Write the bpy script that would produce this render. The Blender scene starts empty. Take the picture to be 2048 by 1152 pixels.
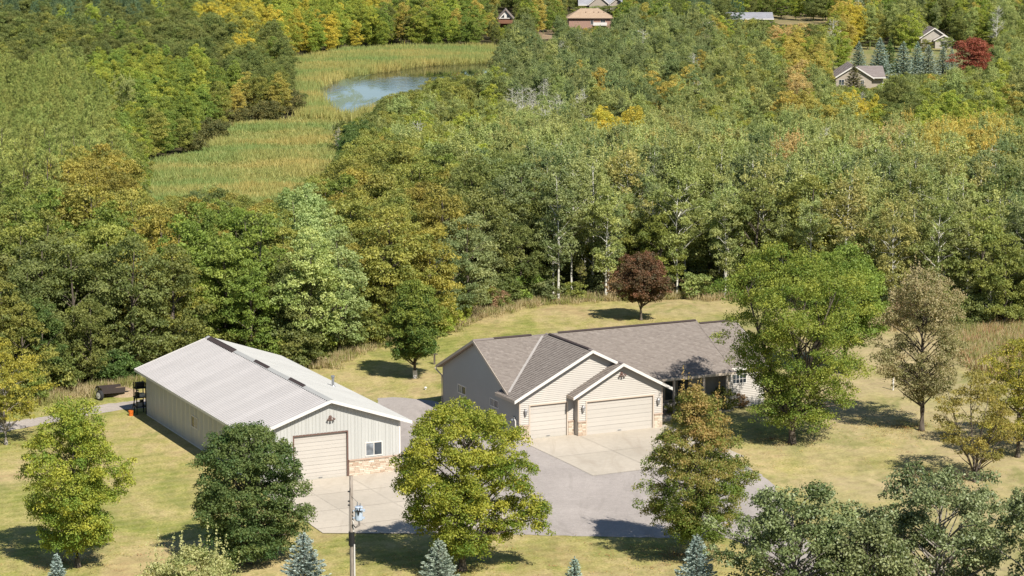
import bpy, bmesh, math, random
import numpy as np
from mathutils import Vector, Matrix

random.seed(7); NPR = np.random.default_rng(7)
scene = bpy.context.scene
COL = scene.collection
R = math.radians

# ------------------------------------------------------------------ camera, sky, sun, exposure
FPX, PITCH, CAMH = 5052.6, -0.16799, 37.30      # focal length in pixels of the 2048 px wide photograph
cam_d = bpy.data.cameras.new('camera'); cam = bpy.data.objects.new('camera', cam_d); COL.objects.link(cam)
cam.location = (0, 0, CAMH); cam.rotation_euler = (math.pi/2 + PITCH, 0, 0)
cam_d.sensor_width = 36.0; cam_d.lens = FPX/2048*36.0
cam_d.clip_start = 1.0; cam_d.clip_end = 20000
scene.camera = cam

SUN_AZ, SUN_EL = 150.0, 46.0                     # azimuth clockwise from +Y
world = bpy.data.worlds.new('World'); scene.world = world; world.use_nodes = True
wn = world.node_tree; wn.nodes.clear()
sky = wn.nodes.new('ShaderNodeTexSky'); sky.sky_type = 'NISHITA'; sky.sun_disc = False
sky.sun_elevation = R(SUN_EL); sky.sun_rotation = R(SUN_AZ); sky.air_density = 1.0; sky.dust_density = 0.1; sky.ozone_density = 1.6
bg = wn.nodes.new('ShaderNodeBackground'); bg.inputs['Strength'].default_value = 0.07
wo = wn.nodes.new('ShaderNodeOutputWorld')
wn.links.new(sky.outputs[0], bg.inputs[0]); wn.links.new(bg.outputs[0], wo.inputs[0])
sd = bpy.data.lights.new('sun', 'SUN'); sd.energy = 5.0; sd.angle = R(0.5); sd.color = (1.0, 0.95, 0.87)
sun = bpy.data.objects.new('sun', sd); COL.objects.link(sun)
sdir = Vector((math.sin(R(SUN_AZ))*math.cos(R(SUN_EL)), math.cos(R(SUN_AZ))*math.cos(R(SUN_EL)), math.sin(R(SUN_EL))))
sun.rotation_euler = sdir.to_track_quat('Z', 'Y').to_euler(); sun.location = (60, 60, 120)
scene.view_settings.view_transform = 'Standard'; scene.view_settings.look = 'None'
scene.view_settings.exposure = 0.75; scene.view_settings.gamma = 1.0
try: scene.view_settings.use_curve_mapping = False
except Exception: pass
cy = scene.cycles
cy.max_bounces = 5; cy.diffuse_bounces = 3; cy.glossy_bounces = 2; cy.transmission_bounces = 3; cy.transparent_max_bounces = 4

# ------------------------------------------------------------------ small tools
def S(t): t = min(1.0, max(0.0, t)); return t*t*(3-2*t)
def T(x, y):
    """height of the land"""
    z = -13.0*S((y-206)/200.0)
    z += 0.23*S((x+8)/6)*S((y-140)/14)*(1-S((y-190)/20)) + 0.25*S((x-10.5)/6)*S((y-150)/12)*(1-S((y-190)/20))
    if y > 215: z += (0.5*math.sin(x*.021+1)+.4*math.sin(y*.017+x*.011))*S((y-215)/60)*(1-S((y-330)/40)*(1-S((y-640)/60)))
    if y > 980: z += 22*S((y-980)/900)
    return z
CP, SP = math.cos(PITCH), math.sin(PITCH)
def ray(px, py):
    U = (576-py)/FPX
    return (px-1024)/FPX, CP-U*SP, SP+U*CP
def G(px, py, h=0.0):
    """the place where the line of sight through a pixel of the photograph meets the land (raised by h)"""
    dx, dy, dz = ray(px, py)
    t = 90.0; step = 2.0
    while t < 3000:
        if CAMH+dz*t < T(dx*t, dy*t)+h: break
        t += step
    lo, hi = t-step, t
    for _ in range(20):
        m = (lo+hi)/2
        if CAMH+dz*m < T(dx*m, dy*m)+h: hi = m
        else: lo = m
    return Vector((dx*hi, dy*hi, T(dx*hi, dy*hi)))
def PX(x, y, z):
    z -= CAMH
    dep = y*CP+z*SP; up = -y*SP+z*CP
    return 1024+FPX*x/dep, 576-FPX*up/dep
def inside(poly, x, y):
    c = False; n = len(poly); j = n-1
    for i in range(n):
        xi, yi = poly[i]; xj, yj = poly[j]
        if (yi > y) != (yj > y) and x < (xj-xi)*(y-yi)/(yj-yi)+xi: c = not c
        j = i
    return c

class MB:
    def __init__(s): s.v = []; s.f = []; s.m = []
    def poly(s, pts, mi=0):
        n = len(s.v); s.v += [tuple(p) for p in pts]; s.f.append(tuple(range(n, n+len(pts)))); s.m.append(mi)
    def box(s, x0, x1, y0, y1, z0, z1, mi=0):
        n = len(s.v)
        s.v += [(x0,y0,z0),(x1,y0,z0),(x1,y1,z0),(x0,y1,z0),(x0,y0,z1),(x1,y0,z1),(x1,y1,z1),(x0,y1,z1)]
        for f in ((0,3,2,1),(4,5,6,7),(0,1,5,4),(1,2,6,5),(2,3,7,6),(3,0,4,7)):
            s.f.append(tuple(n+i for i in f)); s.m.append(mi)
    def prism(s, pts, d, mi=0):
        """closed solid: polygon pts (3D) and its copy moved by d"""
        n = len(s.v); k = len(pts); d = Vector(d)
        s.v += [tuple(p) for p in pts]+[tuple(Vector(p)+d) for p in pts]
        s.f.append(tuple(range(n, n+k))); s.m.append(mi)
        s.f.append(tuple(range(n+2*k-1, n+k-1, -1))); s.m.append(mi)
        for i in range(k):
            j = (i+1) % k; s.f.append((n+i, n+k+i, n+k+j, n+j)); s.m.append(mi)
    def bar(s, a, b, w, h, up=(0,0,1), mi=0):
        a = Vector(a); b = Vector(b); d = (b-a).normalized(); u = Vector(up); r = d.cross(u)
        if r.length < 1e-4: r = d.cross(Vector((1,0,0)))
        r.normalize(); u = r.cross(d).normalized()
        p = [a+r*w/2*i+u*h/2*j for i, j in ((-1,-1),(1,-1),(1,1),(-1,1))]
        s.prism(p, b-a, mi)
    def tube(s, pts, rad, k=6, mi=0, cap=True):
        n0 = len(s.v); pts = [Vector(p) for p in pts]
        for i, p in enumerate(pts):
            d = (pts[min(i+1, len(pts)-1)]-pts[max(i-1, 0)])
            d = d.normalized() if d.length > 1e-6 else Vector((0,0,1))
            a = d.cross(Vector((0,0,1)));
            if a.length < 1e-3: a = Vector((1,0,0))
            a.normalize(); b = d.cross(a)
            for j in range(k):
                t = 2*math.pi*j/k; s.v.append(tuple(p+(a*math.cos(t)+b*math.sin(t))*rad[i]))
        for i in range(len(pts)-1):
            for j in range(k):
                q = (j+1) % k; s.f.append((n0+i*k+j, n0+i*k+q, n0+(i+1)*k+q, n0+(i+1)*k+j)); s.m.append(mi)
        if cap:
            s.f.append(tuple(n0+j for j in range(k))[::-1]); s.m.append(mi)
            s.f.append(tuple(n0+(len(pts)-1)*k+j for j in range(k))); s.m.append(mi)
    def mesh(s, name, mats, smooth=False, fix=True):
        me = bpy.data.meshes.new(name); me.from_pydata(s.v, [], s.f)
        for m in (mats if isinstance(mats, (list, tuple)) else [mats]): me.materials.append(m)
        me.polygons.foreach_set('material_index', s.m)
        if smooth: me.polygons.foreach_set('use_smooth', [True]*len(s.f))
        if fix:
            bm = bmesh.new(); bm.from_mesh(me); bmesh.ops.recalc_face_normals(bm, faces=bm.faces); bm.to_mesh(me); bm.free()
        me.update(); return me
    def build(s, name, mats, parent=None, smooth=False, fix=True):
        return link(name, s.mesh(name, mats, smooth, fix), parent)

def link(name, me, parent=None):
    o = bpy.data.objects.new(name, me); COL.objects.link(o)
    if parent is not None: o.parent = parent
    return o
def tag(o, label=None, cat=None, group=None, kind=None):
    if label: o['label'] = label
    if cat: o['category'] = cat
    if group: o['group'] = group
    if kind: o['kind'] = kind
    return o
def thing(name, label, cat, loc=(0,0,0), rz=0.0, group=None):
    o = bpy.data.objects.new(name, None); COL.objects.link(o); o.empty_display_size = .5
    o.location = loc; o.rotation_euler = (0, 0, rz)
    return tag(o, label, cat, group)
def copy_tree(o, parent=None):
    c = o.copy(); COL.objects.link(c); c.parent = parent
    for ch in list(o.children): copy_tree(ch, c)
    return c

# ------------------------------------------------------------------ materials
def new_mat(name):
    m = bpy.data.materials.new(name); m.use_nodes = True
    nt = m.node_tree; b = nt.nodes['Principled BSDF']; return m, nt, b
def ramp(nt, fac, cols):
    r = nt.nodes.new('ShaderNodeValToRGB'); e = r.color_ramp.elements
    while len(e) < len(cols): e.new(0.5)
    for i, (p, c) in enumerate(cols): e[i].position = p; e[i].color = (*c, 1)
    nt.links.new(fac, r.inputs[0]); return r.outputs[0]
def noise(nt, co, scale, detail=4, rough=.55, dist=0.0):
    n = nt.nodes.new('ShaderNodeTexNoise'); n.inputs['Scale'].default_value = scale
    n.inputs['Detail'].default_value = detail; n.inputs['Roughness'].default_value = rough; n.inputs['Distortion'].default_value = dist
    if co is not None: nt.links.new(co, n.inputs['Vector'])
    return n.outputs[0]
def mix(nt, fac, a, b, mode='MIX'):
    m = nt.nodes.new('ShaderNodeMix'); m.data_type = 'RGBA'; m.blend_type = mode; m.clamp_factor = True
    for sock, v in ((m.inputs[0], fac), (m.inputs[6], a), (m.inputs[7], b)):
        if isinstance(v, bpy.types.NodeSocket): nt.links.new(v, sock)
        elif isinstance(v, (int, float)): sock.default_value = v
        else: sock.default_value = (*v, 1)
    return m.outputs[2]
def math_(nt, op, a, b=None, c=None):
    m = nt.nodes.new('ShaderNodeMath'); m.operation = op
    for i, v in enumerate((a, b, c)):
        if v is None: continue
        if isinstance(v, bpy.types.NodeSocket): nt.links.new(v, m.inputs[i])
        else: m.inputs[i].default_value = v
    return m.outputs[0]
def coords(nt, kind='Object', scale=None, rot=None):
    t = nt.nodes.new('ShaderNodeTexCoord'); o = t.outputs[kind]
    if kind == 'World':
        pass
    if scale or rot:
        mp = nt.nodes.new('ShaderNodeMapping'); nt.links.new(o, mp.inputs[0])
        if scale: mp.inputs['Scale'].default_value = scale
        if rot: mp.inputs['Rotation'].default_value = rot
        o = mp.outputs[0]
    return o
def wpos(nt, scale=None, rot=None):
    g = nt.nodes.new('ShaderNodeNewGeometry'); o = g.outputs['Position']
    if scale or rot:
        mp = nt.nodes.new('ShaderNodeMapping'); nt.links.new(o, mp.inputs[0])
        if scale: mp.inputs['Scale'].default_value = scale
        if rot: mp.inputs['Rotation'].default_value = rot
        o = mp.outputs[0]
    return o
def bump(nt, b, h, strength=.3, dist=.02):
    n = nt.nodes.new('ShaderNodeBump'); n.inputs['Strength'].default_value = strength; n.inputs['Distance'].default_value = dist
    nt.links.new(h, n.inputs['Height']); nt.links.new(n.outputs[0], b.inputs['Normal'])
ALB = .72
def plain(name, col, rough=.6, var=.12, scale=1.5, metal=0.0, spec=.4, rnd=0.0, streak=False):
    col = tuple(k*ALB for k in col)
    m, nt, b = new_mat(name)
    co = wpos(nt, (6, 6, .6) if streak else None)
    n1 = noise(nt, co, scale, 5, .6); n2 = noise(nt, wpos(nt), scale*9, 3)
    lo = tuple(c*(1-var*1.3) for c in col); hi = tuple(min(1, c*(1+var)) for c in col)
    c = ramp(nt, n1, [(.3, lo), (.7, hi)])
    c = mix(nt, .25, c, ramp(nt, n2, [(.3, lo), (.7, hi)]))
    if rnd:
        oi = nt.nodes.new('ShaderNodeObjectInfo')
        v = math_(nt, 'MULTIPLY_ADD', oi.outputs['Random'], 2*rnd, 1-rnd)
        c = mix(nt, 1.0, c, mixval(nt, v), 'MULTIPLY')
    nt.links.new(c, b.inputs['Base Color'])
    b.inputs['Roughness'].default_value = rough; b.inputs['Metallic'].default_value = metal
    b.inputs['Specular IOR Level'].default_value = spec
    return m
def mixval(nt, v):
    c = nt.nodes.new('ShaderNodeCombineColor')
    for i in range(3): nt.links.new(v, c.inputs[i])
    return c.outputs[0]
def inst_attr(nt, name):
    a = nt.nodes.new('ShaderNodeAttribute'); a.attribute_type = 'INSTANCER'; a.attribute_name = name; return a.outputs['Color']
def geo_attr(nt, name):
    a = nt.nodes.new('ShaderNodeAttribute'); a.attribute_type = 'GEOMETRY'; a.attribute_name = name; return a.outputs['Fac']

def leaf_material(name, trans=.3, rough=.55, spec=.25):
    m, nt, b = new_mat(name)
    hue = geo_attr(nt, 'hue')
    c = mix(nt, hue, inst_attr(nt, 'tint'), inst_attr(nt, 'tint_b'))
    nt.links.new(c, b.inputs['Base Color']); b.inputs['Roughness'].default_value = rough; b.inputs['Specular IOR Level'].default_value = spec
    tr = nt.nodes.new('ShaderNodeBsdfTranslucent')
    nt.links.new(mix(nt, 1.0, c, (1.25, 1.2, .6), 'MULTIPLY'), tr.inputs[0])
    ms = nt.nodes.new('ShaderNodeMixShader'); ms.inputs[0].default_value = trans
    nt.links.new(b.outputs[0], ms.inputs[1]); nt.links.new(tr.outputs[0], ms.inputs[2])
    nt.links.new(ms.outputs[0], nt.nodes['Material Output'].inputs[0])
    return m
def bark_material(name, a, b_, scale=4.0, marks=None):
    m, nt, b = new_mat(name)
    co = coords(nt, 'Object', (1, 1, .25)); n = noise(nt, co, scale, 5, .65)
    c = ramp(nt, n, [(.35, a), (.65, b_)])
    if marks:
        n2 = noise(nt, coords(nt, 'Object', (1, 1, 2.5)), 2.2, 3); c = mix(nt, ramp(nt, n2, [(.56, (0,0,0)), (.64, (1,1,1))]), c, marks)
    nt.links.new(c, b.inputs['Base Color']); b.inputs['Roughness'].default_value = .9; b.inputs['Specular IOR Level'].default_value = .15
    bump(nt, b, n, .5, .03); return m

M_LEAF = leaf_material('leaf', .38)
M_NEEDLE = leaf_material('needle', .12, .6, .2)
M_BARK = bark_material('bark', (.05, .04, .03), (.14, .115, .09))
M_PALE = bark_material('aspen_bark', (.38, .36, .30), (.62, .60, .52), 3, (.07, .06, .05))
M_GREYB = bark_material('grey_bark', (.16, .14, .12), (.30, .27, .23))

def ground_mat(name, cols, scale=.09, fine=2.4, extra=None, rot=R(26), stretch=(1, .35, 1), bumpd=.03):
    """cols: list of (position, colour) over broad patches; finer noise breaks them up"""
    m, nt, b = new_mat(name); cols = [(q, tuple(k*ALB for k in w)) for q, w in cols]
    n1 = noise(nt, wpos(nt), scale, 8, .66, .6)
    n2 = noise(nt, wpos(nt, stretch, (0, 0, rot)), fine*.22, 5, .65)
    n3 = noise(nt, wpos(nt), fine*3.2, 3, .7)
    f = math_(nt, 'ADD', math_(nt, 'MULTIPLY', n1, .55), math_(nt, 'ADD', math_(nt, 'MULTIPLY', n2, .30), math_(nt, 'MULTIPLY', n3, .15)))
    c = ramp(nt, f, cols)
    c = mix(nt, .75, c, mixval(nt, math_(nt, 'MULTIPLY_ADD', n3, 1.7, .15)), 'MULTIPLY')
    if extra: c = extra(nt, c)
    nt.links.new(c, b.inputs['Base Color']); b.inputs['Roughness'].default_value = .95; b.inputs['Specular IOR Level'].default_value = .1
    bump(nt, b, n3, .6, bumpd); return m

def lawn_extra(nt, c):
    # reddish dry thatch, and faint passes of the mower
    n = noise(nt, wpos(nt, (1, .5, 1), (0, 0, R(-20))), .13, 6, .7, .4)
    c = mix(nt, ramp(nt, n, [(.53, (0,0,0)), (.70, (.6,.6,.6))]), c, (.26, .175, .095))
    g = nt.nodes.new('ShaderNodeNewGeometry'); sx = nt.nodes.new('ShaderNodeSeparateXYZ'); nt.links.new(g.outputs['Position'], sx.inputs[0])
    dry = math_(nt, 'MULTIPLY_ADD', noise(nt, wpos(nt), .11, 6, .65), 1.6, math_(nt, 'MULTIPLY_ADD', sx.outputs[0], .016, -.85))
    c = mix(nt, ramp(nt, dry, [(.05, (0,0,0)), (.45, (.75,.75,.75))]), c, (.33, .262, .150))
    mo = noise(nt, wpos(nt, (1, .7, 1), (0, 0, R(15))), 1.1, 6, .75, .3); c = mix(nt, 1.0, c, mixval(nt, math_(nt, 'MULTIPLY_ADD', mo, 1.3, .35)), 'MULTIPLY')
    gr = noise(nt, wpos(nt, (1, .6, 1)), .33, 5, .7, .5)
    c = mix(nt, ramp(nt, gr, [(.54, (0,0,0)), (.66, (.6,.6,.6))]), c, (.125, .145, .035))
    w = nt.nodes.new('ShaderNodeTexWave'); w.wave_type = 'BANDS'; w.inputs['Scale'].default_value = .30
    w.inputs['Distortion'].default_value = 1.4; w.inputs['Detail'].default_value = 2; w.inputs['Detail Scale'].default_value = .6
    nt.links.new(wpos(nt, None, (0, 0, R(62))), w.inputs['Vector'])
    return mix(nt, math_(nt, 'MULTIPLY', w.outputs[1], .2), c, (.34, .31, .13))
M_LAWN = ground_mat('lawn', [(.38, (.14, .185, .034)), (.45, (.26, .27, .062)), (.51, (.38, .33, .115)), (.57, (.48, .375, .18)), (.66, (.38, .27, .13))], .075, 2.2, lawn_extra)
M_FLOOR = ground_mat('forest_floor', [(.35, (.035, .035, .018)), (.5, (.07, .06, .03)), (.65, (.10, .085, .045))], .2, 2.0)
M_MARSH = ground_mat('marsh', [(.38, (.13, .17, .05)), (.5, (.22, .22, .07)), (.62, (.31, .26, .09))], .05, 1.2, None, R(0), (.3, 1, 1))
M_FIELD = ground_mat('dry_field', [(.38, (.20, .19, .08)), (.5, (.30, .24, .12)), (.62, (.36, .28, .15))], .03, .6)
M_DIRT = ground_mat('dirt', [(.35, (.22, .15, .09)), (.5, (.33, .24, .15)), (.65, (.42, .32, .21))], .5, 3)

def paving_mat(name, base, var, speck, spots=None, dark=None):
    m, nt, b = new_mat(name); base = tuple(k*ALB for k in base); dark = dark and tuple(k*ALB for k in dark)
    n1 = noise(nt, wpos(nt), .22, 5, .6); n2 = noise(nt, wpos(nt), 3.0, 4, .65); n3 = noise(nt, wpos(nt), 14, 2, .8)
    lo = tuple(c*(1-var) for c in base); hi = tuple(c*(1+var) for c in base)
    f = math_(nt, 'ADD', math_(nt, 'MULTIPLY', n1, .6), math_(nt, 'MULTIPLY', n2, .4))
    c = ramp(nt, f, [(.38, lo), (.62, hi)])
    c = mix(nt, speck, c, mixval(nt, math_(nt, 'MULTIPLY_ADD', n3, 1.6, .2)), 'MULTIPLY')
    if dark:
        n4 = noise(nt, wpos(nt, (1, .22, 1), (0, 0, R(-25))), .5, 6, .65, 1.6)
        c = mix(nt, ramp(nt, n4, [(.53, (0,0,0)), (.68, (.7,.7,.7))]), c, dark)
    nt.links.new(c, b.inputs['Base Color']); b.inputs['Roughness'].default_value = .9; b.inputs['Specular IOR Level'].default_value = .2
    oi = nt.nodes.new('ShaderNodeObjectInfo')
    c2 = mix(nt, 1.0, c, mixval(nt, math_(nt, 'MULTIPLY_ADD', oi.outputs['Random'], .08, .96)), 'MULTIPLY')
    nt.links.new(c2, b.inputs['Base Color'])
    bump(nt, b, n3, .4, .01); return m
M_ASPHALT = paving_mat('asphalt', (.40, .355, .32), .11, .45, dark=(.30, .265, .235))
M_GRAVEL = paving_mat('gravel', (.46, .40, .345), .16, .5)
M_CONCRETE = paving_mat('concrete', (.54, .475, .385), .09, .14, dark=(.44, .375, .295))
M_JOINT = plain('joint', (.66, .59, .49), .9)

M_TAN = plain('tan_siding', (.55, .505, .445), .5, .05, .6)
M_DOOR = plain('door_paint', (.57, .525, .465), .45, .04, .4, rnd=.03)
M_WHITE = plain('white_paint', (.78, .74, .68), .4, .05)
M_TRIM = plain('tan_trim', (.60, .50, .40), .5, .05)
M_SOFFIT = plain('soffit', (.42, .32, .25), .7, .05)
M_BROWN = plain('brown_metal', (.17, .10, .08), .5, .1)
M_STEEL = plain('wall_steel', (.53, .525, .49), .35, .05, .5, streak=True, rnd=.03)
M_STEELR = plain('roof_steel', (.46, .435, .42), .6, .05, .6, rnd=.05, spec=.10)
M_STEELR2 = plain('roof_steel_light', (.455, .45, .425), .75, .05, .6, rnd=.03, spec=.05)
M_BLACK = plain('black_metal', (.02, .02, .022), .45, .2)
M_GALV = plain('galvanised', (.42, .42, .42), .4, .1, 3, metal=.5)
M_BLUEG = plain('pale_blue_enamel', (.50, .58, .68), .35, .05)
M_WOODP = bark_material('weathered_wood', (.15, .125, .10), (.27, .23, .19), 6)
M_ORANGE = plain('orange_plastic', (.75, .17, .02), .4, .05)
M_RUBBER = plain('rubber', (.025, .025, .025), .8)
M_CAP = plain('stone_cap', (.50, .36, .27), .8, .1)
M_VALLEY = plain('valley_metal', (.46, .42, .38), .5)
M_VENT = plain('ridge_vent', (.065, .045, .04), .8)
def stone_mat():
    m, nt, b = new_mat('stone'); oi = nt.nodes.new('ShaderNodeObjectInfo')
    c = ramp(nt, oi.outputs['Random'], [(0, (.36, .255, .18)), (.3, (.43, .345, .26)), (.55, (.54, .47, .37)), (.8, (.40, .305, .22)), (1, (.60, .54, .45))])
    n = noise(nt, wpos(nt), 12, 4)
    c = mix(nt, .5, c, mixval(nt, math_(nt, 'MULTIPLY_ADD', n, .8, .6)), 'MULTIPLY')
    nt.links.new(c, b.inputs['Base Color']); b.inputs['Roughness'].default_value = .9; bump(nt, b, n, .5, .01); return m
M_STONE = stone_mat()
M_MORTAR = plain('mortar', (.45, .36, .28), .95)
def glass_mat(name, col=(.02, .025, .03), rough=.06):
    m, nt, b = new_mat(name)
    n = noise(nt, wpos(nt), 1.3, 2); c = ramp(nt, n, [(.4, col), (.6, tuple(x*2.2 for x in col))])
    nt.links.new(c, b.inputs['Base Color']); b.inputs['Roughness'].default_value = rough; b.inputs['Specular IOR Level'].default_value = .45
    return m
M_GLASS = glass_mat('window_glass')
M_GLASSG = glass_mat('window_glass_grey', (.10, .11, .12), .15)
M_CURTAIN = plain('pale_blind', (.55, .50, .38), .7)
def shingle_mat(name, cols):
    cols = [(q, tuple(k*ALB for k in w)) for q, w in cols]
    m, nt, b = new_mat(name)
    f = geo_attr(nt, 'hue'); n = noise(nt, wpos(nt), 9, 3, .7)
    f2 = math_(nt, 'ADD', math_(nt, 'MULTIPLY', f, .7), math_(nt, 'MULTIPLY', n, .3))
    c = ramp(nt, f2, cols)
    n2 = noise(nt, wpos(nt), .25, 4); c = mix(nt, .3, c, mixval(nt, math_(nt, 'MULTIPLY_ADD', n2, .5, .75)), 'MULTIPLY')
    nt.links.new(c, b.inputs['Base Color']); b.inputs['Roughness'].default_value = .92; b.inputs['Specular IOR Level'].default_value = .2
    bump(nt, b, n, .4, .01); return m
M_SHINGLE = shingle_mat('shingle', [(.2, (.262, .222, .192)), (.5, (.296, .253, .218)), (.8, (.333, .288, .250))])
M_SHINGLE_FAR = shingle_mat('shingle_far', [(.1, (.24, .20, .18)), (.9, (.34, .29, .27))])
M_SHINGLE_TAN = shingle_mat('shingle_orange', [(.1, (.44, .32, .22)), (.9, (.53, .40, .28))])
M_SHINGLE_GREY = shingle_mat('shingle_grey', [(.1, (.30, .30, .32)), (.9, (.42, .42, .45))])

# ------------------------------------------------------------------ land, water, paving
def drape(name, polyxy, mat, lift, cell=2.0, parent=None, kind='structure', thick=0.0, tf=None):
    bm = bmesh.new()
    vs = [bm.verts.new((x, y, 0)) for x, y in polyxy]; bm.faces.new(vs)
    xs = [p[0] for p in polyxy]; ys = [p[1] for p in polyxy]
    k = math.ceil(min(xs)/cell)
    while k*cell < max(xs):
        bmesh.ops.bisect_plane(bm, geom=bm.verts[:]+bm.edges[:]+bm.faces[:], plane_co=(k*cell, 0, 0), plane_no=(1, 0, 0)); k += 1
    k = math.ceil(min(ys)/cell)
    while k*cell < max(ys):
        bmesh.ops.bisect_plane(bm, geom=bm.verts[:]+bm.edges[:]+bm.faces[:], plane_co=(0, k*cell, 0), plane_no=(0, 1, 0)); k += 1
    for v in bm.verts: v.co.z = (tf or T)(v.co.x, v.co.y)+lift
    if thick:
        r = bmesh.ops.extrude_face_region(bm, geom=bm.faces[:])
        for v in [g for g in r['geom'] if isinstance(g, bmesh.types.BMVert)]: v.co.z -= thick
        bmesh.ops.recalc_face_normals(bm, faces=bm.faces)
    else:
        bmesh.ops.recalc_face_normals(bm, faces=bm.faces)
        if sum(f.normal.z for f in bm.faces) < 0: bmesh.ops.reverse_faces(bm, faces=bm.faces)
    me = bpy.data.meshes.new(name); bm.to_mesh(me); bm.free(); me.materials.append(mat)
    o = link(name, me, parent)
    if kind: o['kind'] = kind
    return o
def smooth_poly(pts, it=2):
    for _ in range(it):
        q = []
        for i in range(len(pts)):
            a = pts[i]; b = pts[(i+1) % len(pts)]
            q += [(a[0]*.75+b[0]*.25, a[1]*.75+b[1]*.25), (a[0]*.25+b[0]*.75, a[1]*.25+b[1]*.75)]
        pts = q
    return pts
def gp(pts): return [tuple(G(x, y)[:2]) for x, y in pts]

xs = sorted(set([-6000, -3000, -1500, -900] + list(range(-600, -80, 20)) + list(range(-80, 81, 2)) + list(range(100, 620, 20)) + [900, 1500, 3000, 6000]))
ys = sorted(set([-400, -100, 0, 60] + list(range(80, 230, 2)) + list(range(230, 1000, 10)) + [1060, 1150, 1300, 1500, 1800, 2200, 3000, 4500, 7000, 10000]))
gb = MB(); gb.v = [(x, y, T(x, y)) for y in ys for x in xs]
nx = len(xs); gb.f = [(j*nx+i, j*nx+i+1, (j+1)*nx+i+1, (j+1)*nx+i) for j in range(len(ys)-1) for i in range(nx-1)]; gb.m = [0]*len(gb.f)
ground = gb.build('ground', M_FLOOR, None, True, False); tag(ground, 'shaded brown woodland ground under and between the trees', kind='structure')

# edge of the mown yard, traced on the ground
YARD_EDGE = [(-480, 905), (-60, 832), (0, 826), (60, 812), (130, 797), (200, 783), (262, 770), (330, 745), (520, 735), (640, 738), (690, 713), (760, 692), (870, 672), (945, 640), (1050, 612),
             (1200, 602), (1420, 598), (1560, 605), (1700, 640), (1760, 660), (1900, 665), (2100, 668), (2520, 672)]
yard = gp(YARD_EDGE)
yard_poly = yard + [(64, 96), (-60, 96)]
lawn = drape('lawn', yard_poly, M_LAWN, .02)
tag(lawn, 'mown lawn of green and dry tan patches around the buildings', kind='structure')

# paved yard and drives
PAVE = [(742, 797), (800, 794), (868, 802), (893, 812), (1040, 880), (1330, 905), (1440, 905), (1514, 943), (1548, 970), (1563, 1000), (1580, 1040), (1640, 1110), (1760, 1230),
        (1600, 1230), (1520, 1110), (1470, 1076), (1400, 1079), (1200, 1073), (1060, 1071), (900, 1068), (800, 1040), (770, 940), (780, 860)]
def ragged(poly, st=.45, am=.10):
    out = []
    for i in range(len(poly)):
        p_, q_ = Vector(poly[i]), Vector(poly[(i+1) % len(poly)]); n = max(1, int((q_-p_).length/st))
        for k in range(n): v_ = p_.lerp(q_, k/n); out.append((v_.x+random.uniform(-am, am), v_.y+random.uniform(-am, am)))
    return out
drape('driveway', ragged(smooth_poly(gp(PAVE), 1)), M_ASPHALT, .03)['label'] = 'grey asphalt driveway and turning area between barn and garage'
PATH = [(-40, 853), (78, 836), (184, 813), (290, 799), (380, 785), (420, 800), (330, 816), (251, 819), (184, 830), (78, 851), (-40, 872)]
drape('gravel_path', ragged(gp(PATH), .45, .16), M_GRAVEL, .03)['label'] = 'pale gravel track leading behind the metal barn'
drape('meadow', gp([(1890, 668), (1940, 735), (2000, 760), (2120, 770), (2120, 640), (1960, 640)]), ground_mat('meadow', [(.36, (.12, .14, .04)), (.48, (.26, .22, .08)), (.60, (.34, .26, .13)), (.68, (.30, .18, .10))], .3, 3), .035)['label'] = 'rough meadow strip of tan and rust grass at the right'

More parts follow.
